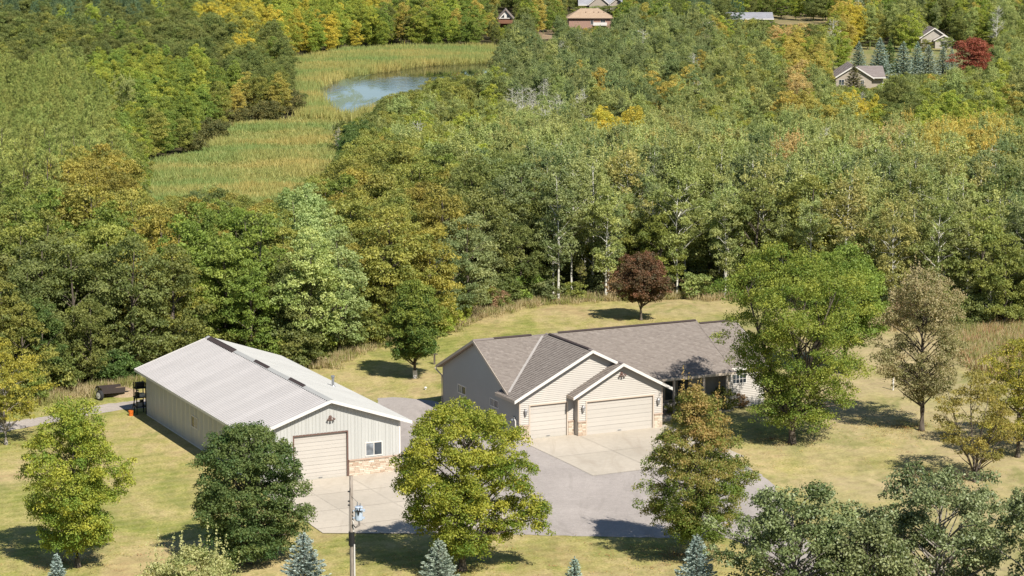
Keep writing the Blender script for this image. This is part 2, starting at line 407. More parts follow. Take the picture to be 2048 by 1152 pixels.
MARSH = [(270, 350), (290, 420), (330, 432), (440, 420), (560, 415), (640, 372), (668, 335), (674, 292), (656, 262), (664, 247), (706, 246), (745, 232), (800, 212), (880, 190), (960, 166), (1025, 156), (1040, 120), (990, 98), (820, 98), (700, 104), (590, 124), (575, 150), (596, 200), (606, 235), (540, 245), (460, 252), (430, 290), (380, 310), (300, 330)]
POND = [(630, 184), (650, 168), (690, 158), (740, 149), (800, 141), (850, 133), (910, 131), (975, 128), (1012, 132), (1018, 150), (960, 163), (880, 186), (800, 206), (745, 226), (704, 240), (672, 236), (650, 222), (638, 205)]
WZ = -12.95
def Tm(x, y): return T(x, y)
drape('marsh', gp(MARSH), M_MARSH, .05, 10.0)['label'] = 'green and golden marsh ground along the pond'
def water_mat():
    m, nt, b = new_mat('water'); b.inputs['Base Color'].default_value = (.012, .018, .014, 1); b.inputs['Roughness'].default_value = .04
    b.inputs['IOR'].default_value = 1.33
    n = noise(nt, wpos(nt, (.6, .22, 1)), 1.6, 3, .6)
    pm_ = ramp(nt, noise(nt, wpos(nt, (.022, .012, 1)), 1.0, 3, .5, .5), [(.50, (.03,.03,.03)), (.58, (1,1,1))]); n = math_(nt, 'MULTIPLY', n, pm_); bump(nt, b, n, .7, .12)
    al = noise(nt, wpos(nt, (.14, .020, 1)), 1.0, 6, .65, 1.2)
    g = nt.nodes.new('ShaderNodeNewGeometry'); sx = nt.nodes.new('ShaderNodeSeparateXYZ'); nt.links.new(g.outputs['Position'], sx.inputs[0])
    # weed grows thickest in the shallow left end
    f = math_(nt, 'MULTIPLY_ADD', sx.outputs[0], -.011, al); f = math_(nt, 'ADD', f, -.33)
    f = ramp(nt, f, [(.52, (0, 0, 0)), (.60, (.75, .75, .75))])
    d = nt.nodes.new('ShaderNodeBsdfPrincipled'); d.inputs['Base Color'].default_value = (.13, .16, .07, 1); d.inputs['Roughness'].default_value = .6
    ms = nt.nodes.new('ShaderNodeMixShader'); nt.links.new(f, ms.inputs[0]); nt.links.new(b.outputs[0], ms.inputs[1]); nt.links.new(d.outputs[0], ms.inputs[2]); nt.links.new(math_(nt, 'MULTIPLY_ADD', pm_, .12, .02), b.inputs['Roughness'])
    nt.links.new(ms.outputs[0], nt.nodes['Material Output'].inputs[0]); return m
pond_xy = smooth_poly(gp(POND), 2)
wm = MB(); wm.poly([(x, y, 0) for x, y in pond_xy]); wz = max(T(x, y) for x, y in pond_xy)
wm.v = [(x, y, wz+.12) for x, y, _ in wm.v]
tag(wm.build('water', water_mat()), 'still blue pond water with weed at its near left end', kind='structure')

FIELD = [(1535, 31), (1600, 29), (1700, 31), (1760, 38), (1790, 40), (1810, 50), (1740, 54), (1640, 52), (1560, 50), (1540, 44)]
drape('field', gp(FIELD), M_FIELD, .15, 10.0)['label'] = 'dry tan field beyond the woods at the top'
drape('far_lawn', gp([(1640, 185), (1660, 120), (1700, 92), (1850, 88), (1920, 90), (1990, 120), (1980, 165), (1900, 185)]), ground_mat('far_lawn', [(.38, (.16, .20, .06)), (.5, (.24, .24, .09)), (.62, (.33, .27, .13))], .06, 1.0), .15, 10.0)['label'] = 'grass round the far tan house and spruce row'
drape('hillside', gp([(1060, 52), (1108, 50), (1112, 78), (1062, 82), (1040, 70)]), M_DIRT, .15, 10.0)['label'] = 'bare tan slope below the far houses'

# ------------------------------------------------------------------ barn
BX, BY, BA = -6.956, 152.201, .447
W, L, RZ, EZ, OS, OF = 9.236, 22.12, 4.982, 3.186, .678, .38
barn = thing('metal_barn', 'long metal barn with ribbed grey roof, overhead door and stone wainscot', 'barn', (BX, BY, 0), BA)
bs = (RZ-EZ)/(W/2+OS)
def bz(u, off=0.0): return RZ-bs*abs(u+W/2)-off
D1, DW, DH, HB = 3.482, 3.433, 2.846, 1.04
core = MB()
WZT = lambda u: bz(u, .16)
core.box(-W+.02, -W+.12, .02, L-.02, 0, WZT(-W)-.02); core.box(-.12, -.02, .02, L-.02, 0, WZT(0)-.02)
def gable_core(m, v0, v1, holes):
    # columns between the cuts, each with its own sloping head
    cuts = sorted(set([-W+.02, -.02, -W/2]+[h for ho in holes for h in ho[:2]]))
    for a, b in zip(cuts, cuts[1:]):
        z0 = 0
        for h in holes:
            if a >= h[0]-1e-6 and b <= h[1]+1e-6: z0 = h[3]
        m.prism([(a, v0, z0), (b, v0, z0), (b, v0, WZT(b)-.02), (a, v0, WZT(a)-.02)], (0, v1-v0, 0))
gable_core(core, .02, .12, [(-D1-DW, -D1, 0, DH)]); gable_core(core, L-.12, L-.02, [])
core.build('wall', M_STEEL, barn)
fl = MB(); fl.box(-W+.13, -.13, .25, L-.13, .01, .05); fl.build('floor', M_CONCRETE, barn)

def ribbed(u0, u1, z0, zt, y, sgn=-1, pitch=.2286, axis='u'):
    """one sheet of ribbed steel standing from z0 to zt(u)"""
    m = MB(); th = .02
    def P(u, v, z): return (u, v, z) if axis == 'u' else (v, u, z)
    cuts = [u0, u1]+([-W/2] if axis == 'u' and u0 < -W/2 < u1 else []); cuts.sort()
    for a, b in zip(cuts, cuts[1:]):
        m.prism([P(a, y, z0), P(b, y, z0), P(b, y, zt(b)), P(a, y, zt(a))], P(0, sgn*th, 0))
    k = math.ceil((u0+.03)/pitch)
    while k*pitch < u1-.03:
        c = k*pitch; h = .022; y1 = y+sgn*th
        a, b = c-.028, c+.028; a2, b2 = c-.013, c+.013
        m.poly([P(a, y1, z0), P(a2, y1+sgn*h, z0), P(a2, y1+sgn*h, zt(a2)), P(a, y1, zt(a))])
        m.poly([P(a2, y1+sgn*h, z0), P(b2, y1+sgn*h, z0), P(b2, y1+sgn*h, zt(b2)), P(a2, y1+sgn*h, zt(a2))])
        m.poly([P(b2, y1+sgn*h, z0), P(b, y1, z0), P(b, y1, zt(b)), P(b2, y1+sgn*h, zt(b2))])
        k += 1
    return m
WIN = (-2.27, -1.17, 1.19, 2.02)
def panels_front():
    segs = []
    edges = [-W, -8.32, -7.4, -D1-DW-.09, -6.1, -5.2, -4.3, -D1+.09, -2.9, WIN[0], -1.72, WIN[1], -.6, 0]
    for a, b in zip(edges, edges[1:]):
        if a >= -D1-DW-.1 and b <= -D1+.1: segs.append((a, b, DH+.07, None))
        elif a >= WIN[0]-.01 and b <= WIN[1]+.01: segs.append((a, b, HB+.03, WIN[2])); segs.append((a, b, WIN[3], None))
        elif a >= -D1: segs.append((a, b, HB+.03, None))
        else: segs.append((a, b, .1, None))
    for a, b, z0, z1 in segs:
        zt = (lambda u: WZT(u)) if z1 is None else (lambda u, z=z1: z)
        ribbed(a+.003, b-.003, z0, zt, 0).build('siding_panel', M_STEEL, barn)
panels_front()
LWIN = (11.2, 12.45, 1.21, 1.95)
e = [0, .92]
while e[-1] < L-.95: e.append(e[-1]+.915)
e = e[:-1]+[L]
for a, b in zip(e, e[1:]):
    if b > LWIN[0] and a < LWIN[1]:
        for p, q, z0, z1 in ((a, min(b, max(a, LWIN[0])), .1, WZT(-W)), (max(a, LWIN[0]), min(b, LWIN[1]), .1, LWIN[2]), (max(a, LWIN[0]), min(b, LWIN[1]), LWIN[3], WZT(-W)), (max(a, min(b, LWIN[1])), b, .1, WZT(-W))):
            if q-p > .05: ribbed(p+.003, q-.003, z0, lambda u, z=z1: z, -W, -1, axis='v').build('siding_panel', M_STEEL, barn)
    else: ribbed(a+.003, b-.003, .1, lambda u: WZT(-W), -W, -1, axis='v').build('siding_panel', M_STEEL, barn)
    ribbed(a+.003, b-.003, .1, lambda u: WZT(0), 0, 1, axis='v').build('siding_panel', M_STEEL, barn)
for u, name in ((-W, 'corner_trim'), (0, 'corner_trim')):
    m = MB(); m.box(min(u, u+.0)-(.06 if u < -1 else -.045)+0, (u+.05 if u < -1 else u+.06), -.055, .06, 0 if u < -1 else HB+.05, WZT(u)+.03)
    if u == 0: m = MB(); m.box(-.07, .055, -.055, .07, HB+.06, WZT(0)+.02)
    m.build(name, M_WHITE if u == 0 else M_STEEL, barn)
m = MB(); m.box(-W-.03, -W, .06, L, 0, .1); m.build('base_trim', M_WHITE, barn)
# roof sheets
rb = M_STEELR
def roof_sheet(v0, v1, side):
    m = MB(); s = -1 if side == 'l' else 1
    u_r = -W/2; u_e = u_r+s*(W/2+OS); nn = Vector((s*bs, 0, 1)).normalized()
    def Q(u, v, h): p = Vector((u, v, RZ-bs*abs(u-u_r))); return p+nn*h
    m.prism([Q(u_r, v0, 0), Q(u_e, v0, 0), Q(u_e, v1, 0), Q(u_r, v1, 0)], -nn*.03)
    c = v0+.07
    while c < v1-.05:
        for (a, ha), (b, hb) in (((-.045, .002), (-.020, .042)), ((-.020, .042), (.020, .042)), ((.020, .042), (.045, .002))):
            m.poly([Q(u_r, c+a, ha), Q(u_e, c+a, ha), Q(u_e, c+b, hb), Q(u_r, c+b, hb)])
        c += .3048
    return m
e = [-OF]
while e[-1] < L+OF-.5: e.append(e[-1]+.9144)
e[-1] = L+OF
for a, b in zip(e, e[1:]):
    roof_sheet(a, b-.004, 'l').build('roof_panel', M_STEELR, barn); roof_sheet(a, b-.004, 'r').build('roof_panel', M_STEELR2, barn)
def brake(name, mat, v0, v1, h, drop, wdt=.05, parent=barn):
    # board following the gable rake
    m = MB()
    for s in (-1, 1):
        ur = -W/2; ue = ur+s*(W/2+OS+.02)
        m.prism([(ur, v0, RZ+h), (ue, v0, RZ+h-bs*(W/2+OS+.02)), (ue, v0, RZ+h-bs*(W/2+OS+.02)-drop), (ur, v0, RZ+h-drop)], (0, v1-v0, 0))
    return m.build(name, mat, parent)
brake('rake_trim', M_WHITE, -OF-.05, -OF-.003, .035, .20); brake('rake_trim', M_WHITE, L+OF+.003, L+OF+.05, .035, .20)
m = MB()
for s in (-1, 1):
    ur = -W/2; ue = ur+s*(W/2+OS-.01)
    for v0, v1 in ((-OF+.005, -.055), (L+.05, L+OF-.005)):
        m.prism([(ur, v0, RZ-.07), (ue, v0, RZ-.07-bs*(W/2+OS-.01)), (ue, v0, RZ-.10-bs*(W/2+OS-.01)), (ur, v0, RZ-.10)], (0, v1-v0, 0))
    ux = ur+s*(W/2+.06)
    m.prism([(ux, -.05, RZ-.07-bs*(W/2+.06)), (ue, -.05, RZ-.07-bs*(W/2+OS)), (ue, -.05, RZ-.10-bs*(W/2+OS)), (ux, -.05, RZ-.10-bs*(W/2+.06))], (0, L+.1, 0))
m.build('soffit', M_SOFFIT, barn)
for s in (-1, 1):
    m = MB(); ue = -W/2+s*(W/2+OS); m.box(ue+(.004 if s > 0 else -.03), ue+(.03 if s > 0 else -.004), -OF, L+OF, EZ-.15, EZ+.015); m.build('eave_trim', M_WHITE, barn)
m = MB()
for s in (-1, 1):
    a = .22; m.prism([(-W/2, -OF-.05, RZ+.075), (-W/2+s*a, -OF-.05, RZ+.05-bs*a), (-W/2+s*a, -OF-.05, RZ+.03-bs*a), (-W/2, -OF-.05, RZ+.055)], (0, L+2*OF+.1, 0))
m.build('ridge_cap', M_STEELR2, barn)
for v0, v1, wd in ((16.8, 22.0, .30), (10.4, 13.0, .17), (4.0, 6.6, .17)):
    m = MB(); m.prism([(-W/2-.02, v0, RZ+.11), (-W/2-wd, v0, RZ+.075-bs*wd), (-W/2-wd, v0, RZ+.03-bs*wd), (-W/2-.02, v0, RZ+.06)], (0, v1-v0, 0))
    m.box(-W/2-.03, -W/2+.03, v0, v1, RZ+.05, RZ+.125)
    m.build('ridge_vent', M_VENT, barn)
m = MB(); pu, pv = -.75, 9.15; m.tube([(pu, pv, bz(pu)-.1), (pu, pv, bz(pu)+.62)], [.085, .085], 10); m.tube([(pu, pv, bz(pu)+.62), (pu, pv, bz(pu)+.72)], [.13, .13], 10)
fo = m.build('vent_pipe', M_GALV, barn); m = MB(); m.tube([(pu, pv, bz(pu)-.05), (pu, pv, bz(pu)+.10)], [.2, .11], 10); m.build('flashing', M_GALV, fo)

def overhead_door(parent, u0, u1, v, z0, z1, n, trim=M_BROWN, tw=.09, proud=-.03, back=.14, mat=M_DOOR, frame_mat=None):
    d = MB(); d.box(u0, u1, v+.06, v+.09, z0, z1); door = d.build('overhead_door', mat, parent)
    h = (z1-z0)/n
    for i in range(n):
        m = MB(); a = z0+i*h+.008; b = z0+(i+1)*h-.008; c = (a+b)/2
        m.box(u0+.01, u1-.01, v+.02, v+.06, a, c-.012); m.box(u0+.01, u1-.01, v+.02, v+.06, c+.012, b); m.box(u0+.01, u1-.01, v+.032, v+.06, c-.012, c+.012)
        m.build('door_panel', mat, door)
    m = MB(); m.box(u0, u1, v+.015, v+.06, z0-.005, z0+.02); m.build('bottom_seal', M_RUBBER, door)
    m = MB(); m.box(u0+(u1-u0)/2-.12, u0+(u1-u0)/2+.12, v-.015, v+.02, z0+.12, z0+.17); m.build('handle', M_GALV, door)
    f = MB(); f.box(u0-tw, u0, proud, back, z0, z1+tw); f.box(u1, u1+tw, proud, back, z0, z1+tw); f.box(u0, u1, proud, back, z1, z1+tw)
    f.build('door_frame', frame_mat or trim, door)
    return door
overhead_door(barn, -D1-DW, -D1, .08, .0, DH, 6)
def window(parent, p, q, z0, z1, y, sgn=-1, axis='u', frame=M_WHITE, kinds=(0, 1), grid=None, name='window'):
    """sliding window; p..q along the wall, y its face"""
    def B(m, a, b, c, d, e_, f, mi=0):
        if axis == 'u': m.box(a, b, min(c, d), max(c, d), e_, f, mi)
        else: m.box(min(c, d), max(c, d), a, b, e_, f, mi)
    m = MB(); t = .055; y0 = y; y1 = y+sgn*.06
    B(m, p-.02, q+.02, y0, y1, z0-.03, z0+t-.02); B(m, p-.02, q+.02, y0, y1, z1-t+.02, z1+.03); B(m, p-.02, p+t-.02, y0, y1, z0+t-.02, z1-t+.02); B(m, q-t+.02, q+.02, y0, y1, z0+t-.02, z1-t+.02)
    c = (p+q)/2; B(m, c-.025, c+.025, y0, y1-sgn*.004, z0+t-.02, z1-t+.02)
    w = m.build(name, frame, parent)
    for i, (a, b) in enumerate(((p+t-.02, c-.025), (c+.025, q-t+.02))):
        g = MB(); B(g, a, b, y0, y0+sgn*.03, z0+t-.02, z1-t+.02); g.build('pane', (M_GLASS, M_GLASSG, M_CURTAIN)[kinds[i]], w)
        if grid:
            gm = MB()
            for k in range(1, grid[0]): x = a+(b-a)*k/grid[0]; B(gm, x-.012, x+.012, y0+sgn*.03, y0+sgn*.045, z0+t-.02, z1-t+.02)
            for k in range(1, grid[1]): z = z0+(z1-z0)*k/grid[1]; B(gm, a, b, y0+sgn*.031, y0+sgn*.044, z-.012, z+.012)
            gm.build('muntin', frame, w)
    return w
window(barn, WIN[0], WIN[1], WIN[2], WIN[3], 0, -1, 'u', M_WHITE, (1, 0))
window(barn, LWIN[0], LWIN[1], LWIN[2], LWIN[3], -W, -1, 'v', M_WHITE, (2, 0))
# stone wainscot: single stones
def stonework(parent, u0, u1, y, z0, z1, sgn=-1, axis='u', seed=1, rowh=.105, ln=(.22, .42)):
    rg = random.Random(seed)
    def B(m, a, b, c, d, e_, f):
        if axis == 'u': m.box(a, b, min(c, d), max(c, d), e_, f)
        else: m.box(min(c, d), max(c, d), a, b, e_, f)
    m = MB(); B(m, u0, u1, y, y+sgn*.045, z0, z1); back = m.build('stonework', M_MORTAR, parent)
    n = max(1, round((z1-z0)/rowh)); h = (z1-z0)/n
    for r in range(n):
        u = u0
        while u < u1-.02:
            w = rg.uniform(*ln); b = min(u1, u+w)
            if u1-b < .1: b = u1
            s = MB(); pr = sgn*(.06+rg.random()*.028)
            B(s, u+.007, b-.007, y+sgn*.04, y+pr, z0+r*h+.007, z0+(r+1)*h-.007); s.build('stone', M_STONE, back)
            u = b
    return back
stonework(barn, -D1+.10, .06, -.0, .0, HB-.05, seed=3)
m = MB(); m.box(-D1+.10, .09, -.13, -.0, HB-.05, HB+.03); m.build('stone_cap', M_CAP, barn)
def floodlight(parent, u, v, z):
    m = MB(); m.tube([(u, v, z), (u, v-.05, z)], [.1, .1], 10); f = m.build('floodlight', M_BROWN, parent)
    for s in (-1, 0, 1):
        m = MB(); a = Vector((u, v-.05, z)); b = Vector((u+s*.15, v-.14, z-.05)); c = Vector((u+s*.21, v-.22, z-.15-(.04 if s == 0 else 0)))
        m.tube([a, b], [.02, .02], 6); m.tube([b, b+(c-b)*.35, c], [.045, .06, .085], 8); m.build('lamp_head', M_BROWN, f)
floodlight(barn, -4.57, -.03, 3.88)

# concrete apron before the barn, slab by slab
def cut_grid(poly, us, vs, gap=.015):
    """convex pieces of a polygon cut on a grid"""
    out = []
    for a, b in zip(us, us[1:]):
        for c, d in zip(vs, vs[1:]):
            p = [Vector((x, y)) for x, y in poly]
            for n, k in (((1, 0), a+gap), ((-1, 0), -b+gap), ((0, 1), c+gap), ((0, -1), -d+gap)):
                q = []
                for i in range(len(p)):
                    s, e_ = p[i], p[(i+1) % len(p)]; ds = s.x*n[0]+s.y*n[1]-k; de = e_.x*n[0]+e_.y*n[1]-k
                    if ds >= 0: q.append(s)
                    if (ds >= 0) != (de >= 0): q.append(s.lerp(e_, ds/(ds-de)))
                p = q
                if len(p) < 3: break
            if len(p) >= 3:
                ar = abs(sum(p[i].x*p[(i+1) % len(p)].y-p[(i+1) % len(p)].x*p[i].y for i in range(len(p))))/2
                if ar > .3: out.append(p)
    return out
def to_local(p, ox, oy, an):
    dx, dy = p[0]-ox, p[1]-oy; c, s = math.cos(-an), math.sin(-an); return (c*dx-s*dy, s*dx+c*dy)
def to_world(p, ox, oy, an):
    c, s = math.cos(an), math.sin(an); return (ox+c*p[0]-s*p[1], oy+s*p[0]+c*p[1])
def apron(name, label, poly_local, us, vs, ox, oy, an, lift):
    e_ = drape(name, [to_world(p, ox, oy, an) for p in poly_local], M_JOINT, lift-.012, 2.0); tag(e_, label, kind='structure')
    for p in cut_grid(poly_local, us, vs):
        drape('concrete_slab', [to_world(q, ox, oy, an) for q in p], M_CONCRETE, lift, 2.0, e_, None)
bl = [to_local(G(x, y), BX, BY, BA) for x, y in ((645.8, 1068), (880, 1069))]
c1 = to_local(G(591, 1030), BX, BY, BA)
ap = [(c1[0], -.02), c1, bl[0], bl[1], (1.6, bl[1][1]+.5), (1.6, -.02)]
apron('concrete_apron', 'pale concrete apron before the barn door', ap, [-14, -10.4, -6.95, -3.45, .05, 1.6, 3], [-18, -14.4, -10.8, -7.2, -3.6, 0], BX, BY, BA, .06)

# ------------------------------------------------------------------ house
HX, HY, HZ, HA = .481, 159.426, .23, .449
house = thing('ranch_house', 'tan ranch house with shingled roof and two garage gables', 'house', (HX, HY, HZ), HA)
R2, E2, R3, E3, R4 = 5.60, 2.739, 4.664, 2.725, 5.53
GU = 5.111; SG = (R2-E2)/(GU+.525)
BU, BWd, BV = 3.954, 6.251, -.576; BC = BU+BWd/2; SB3 = (R3-E3)/(BWd/2+.525)
VR, VB, SF, SBk = 6.466, 12.508, .50, (R4-2.74)/(12.508-6.466)
VF = 1.1
WU0, WU1, WVR, WRZ, WVE, WEZ = 16.7, 19.7, 6.1, 5.377, 1.43, 3.042; WW = 1.7
def lap(parent, a, b, z0, zt, y, sgn=-1, axis='u', holes=(), mat=M_TAN, row=.125, breaks=()):
    """lap siding, each course leaning out at its foot"""
    m = MB()
    def P(u, v, z): return (u, v, z) if axis == 'u' else (v, u, z)
    ztop = max(zt(a), zt(b), *[zt(x) for x in breaks]) if breaks else max(zt(a), zt(b))
    z = z0
    while z < ztop-.01:
        z2 = min(z+row, ztop)
        # extent of the course under the gable line, found on samples
        N = 200; us = [a+(b-a)*i/N for i in range(N+1)]
        ok = [u for u in us if zt(u) >= z2-.02]
        if ok:
            segs = [(ok[0], ok[-1])]
            for h in holes:
                if h[2] < z2-.03 and h[3] > z+.03:
                    ns = []
                    for s in segs:
                        if h[1] <= s[0] or h[0] >= s[1]: ns.append(s)
                        else:
                            if h[0] > s[0]: ns.append((s[0], h[0]))
                            if h[1] < s[1]: ns.append((h[1], s[1]))
                    segs = ns
            for p, q in segs:
                yo = y+sgn*.045; yi = y+sgn*.002
                m.poly([P(p, yo, z), P(q, yo, z), P(q, yi, z2), P(p, yi, z2)]); m.poly([P(p, yi, z), P(q, yi, z), P(q, yo, z), P(p, yo, z)])
                m.poly([P(p, y, z), P(p, yo, z), P(p, yi, z2), P(p, y, z2)]); m.poly([P(q, y, z), P(q, yo, z), P(q, yi, z2), P(q, y, z2)])
        z = z2
    o = m.build('siding', mat, parent, fix=False); o['kind'] = 'stuff'; return o
gzt = lambda u: min(R2-SG*abs(u-GU), R2)-.10
szt = lambda v: (R4-SF*(VR-v) if v < VR else R4-SBk*(v-VR))-.10
szt2 = lambda v: max(szt(v), E2+.12 if v < 2.4 else 0)
bzt = lambda u: R3-SB3*abs(u-BC)-.10
A0, DB, EE, DHH = .768, 2.66, 4.613, 2.235
D2 = (EE, EE+4.88)
# wall mass
m = MB()
m.prism([(.03, 12.0, 0), (.03, .03, 0), (.03, .03, E2), (.03, 1.3, E2+.1), (.03, VR, R4-.18), (.03, 12.0, szt(12)-.05)], (.12, 0, 0))
m.box(.15, 16.45, 11.85, 12.0, 0, 2.8)
def gw(m, v0, v1, a, b, zt, hole, mid):
    cuts = sorted(set([a, b, mid]+[h for h in hole[:2] if a < h < b]))
    for p, q in zip(cuts, cuts[1:]):
        z0 = hole[2] if p >= hole[0]-1e-6 and q <= hole[1]+1e-6 else 0
        m.prism([(p, v0, z0), (q, v0, z0), (q, v0, zt(q)-.04), (p, v0, zt(p)-.04)], (0, v1-v0, 0))
gw(m, .03, .14, .15, 8.5, gzt, (A0, A0+DB, DHH), GU)
gw(m, BV+.03, BV+.14, BU+.03, BU+BWd-.03, bzt, (D2[0], D2[1], DHH), BC)
m.box(BU+.03, BU+.14, BV+.14, .03, 0, 2.6); m.box(BU+BWd-.14, BU+BWd-.03, BV+.14, 4.0, 0, 2.6)
m.box(BU+BWd-.03, WU0, 2.9, 3.05, 0, 3.6)
m.box(WU0-.1, WU0+.02, WW, 3.0, 0, 3.0); m.box(WU0+.02, WU1-.3, WW, WW+.15, 0, 3.0); m.box(WU1-.42, WU1-.3, WW+.15, 10, 0, 3.0)
m.prism([(WU1-.42, 1.75, 3.0), (WU1-.42, WVR, WRZ-.2), (WU1-.42, 10.0, 3.0)], (.12, 0, 0))
m.build('wall', M_TAN, house)
win1 = (8.25, 9.56, 1.41, 1.98); win2 = (3.15, 4.42, 1.50, 2.02)
lap(house, 0, 12.0, .12, szt2, 0.03, -1, 'v', [(w[0], w[1], w[2], w[3]) for w in (win1, win2)], breaks=(VR,))
lap(house, 0.03, 8.2, .95, gzt, .03, -1, 'u', [(A0-.1, A0+DB+.1, 0, DHH+.1), (BU+.02, 12, 0, 2.55), (8.0, 12, 0, 9)], breaks=(GU,))
lap(house, BU+.03, BU+BWd-.03, .95, bzt, BV+.03, -1, 'u', [(D2[0]-.1, D2[1]+.1, 0, DHH+.1)], breaks=(BC,))
lap(house, BV+.03, 0.02, .1, lambda v: 2.75, BU+.03, -1, 'v')
lap(house, BV+.03, 2.9, .1, lambda v: 2.72, BU+BWd-.03, 1, 'v')
lap(house, WU0-.1, WU1-.3, .0, lambda v: 3.0, WW, -1, 'u', [(WU0+.18, WU0+1.32, 1.88, 2.9)])
lap(house, WW, 2.9, .0, lambda v: 2.95, WU0-.1, -1, 'v')
PW = (12.3, 14.2, .95, 2.3); PD = (10.9, 11.85, .45, 2.5)
lap(house, BU+BWd-.03, WU0-.1, .35, lambda v: 2.95, 2.9, -1, 'u', [PW, PD])
for u, v, z0, z1 in ((0, 0, 0.95, 2.75), (BU, BV, .95, 2.74), (BU+BWd, BV, .95, 2.74), (WU0-.1, WW-.03, 0, 2.98), (WU1-.28, WW-.03, 0, 2.98), (0, 12.0, 0, 2.75)):
    m = MB(); s = .055; m.box(u-s*.4 if u != BU+BWd else u-s, u+s if u != BU+BWd else u+s*.4, v-s*.3-.0, v+s*1.2, z0, z1); m.build('corner_trim', M_TRIM, house)
for w in (win1, win2): window(house, w[0], w[1], w[2], w[3], .03, -1, 'v', M_WHITE, (0, 1))
window(house, WU0+.2, WU0+1.3, 1.9, 2.86, WW, -1, 'u', M_WHITE, (0, 0), (2, 3))
window(house, PW[0], PW[1], PW[2], PW[3], 2.9, -1, 'u', M_TRIM, (0, 0))
m = MB(); m.box(PD[0], PD[1], 2.84, 2.9, PD[2], PD[3]); dr = m.build('front_door', plain('dark_door', (.05, .03, .025), .4), house)
m = MB(); m.tube([(PD[0]+.1, 2.84, 1.4), (PD[0]+.1, 2.78, 1.4)], [.03, .04], 8); m.build('handle', M_GALV, dr)
overhead_door(house, A0, A0+DB, .06, 0, DHH, 4, frame_mat=M_TRIM, proud=-.03, back=.16)
overhead_door(house, D2[0], D2[1], BV+.06, 0, DHH, 4, frame_mat=M_TRIM, proud=BV-.03, back=BV+.16)
for a, b, v in ((A0, A0+DB, -.04), (D2[0], D2[1], BV-.04)):
    m = MB(); m.box(a-.02, b+.02, v+.045, v+.09, DHH-.045, DHH+.002); m.build('door_header', M_BROWN, house)
# stone piers beside the doors
for a, b, v, sd_ in ((.0, A0-.1, 0, 5), (A0+DB+.1, BU, 0, 6), (BU, D2[0]-.1, BV, 7), (D2[1]+.1, BU+BWd, BV, 8)):
    stonework(house, a, b, v+.03, 0, .93, seed=sd_)
    m = MB(); m.box(a-.02, b+.02, v-.09, v+.03, .93, 1.0); m.build('stone_cap', M_CAP, house)
def sconce(u, v, z):
    m = MB(); m.box(u-.05, u+.05, v-.04, v, z+.02, z+.16); s = m.build('wall_lantern', M_BLACK, house)
    m = MB(); c = Vector((u, v-.13, z)); m.tube([c+Vector((0, 0, -.26)), c+Vector((0, 0, -.2)), c+Vector((0, 0, -.02)), c+Vector((0, 0, .08)), c+Vector((0, 0, .2))], [.02, .07, .10, .12, .015], 8)
    m.bar((u, v-.02, z+.12), (u, v-.13, z+.2), .02, .02); m.build('lantern', M_GALV, s)
sconce(.40, .0, 1.90); sconce(4.28, BV, 1.88); sconce(9.86, BV, 1.86)
floodlight(house, 7.14, BV-.0, 3.95)
m = MB(); m.box(-.12, .02, .55, .95, .85, 1.45); mt = m.build('electric_meter', M_GALV, house)
m = MB(); m.tube([(-.12, .75, 1.25), (-.24, .75, 1.25)], [.09, .08], 10); m.build('meter_dial', M_GLASSG, mt)
m = MB(); m.tube([(-.08, .42, -.1), (-.08, .42, 1.25)], [.055, .055], 8); m.tube([(-.08, .42, 1.25), (-.08, .55, 1.3)], [.055, .05], 8); m.build('conduit', M_WHITE, mt)

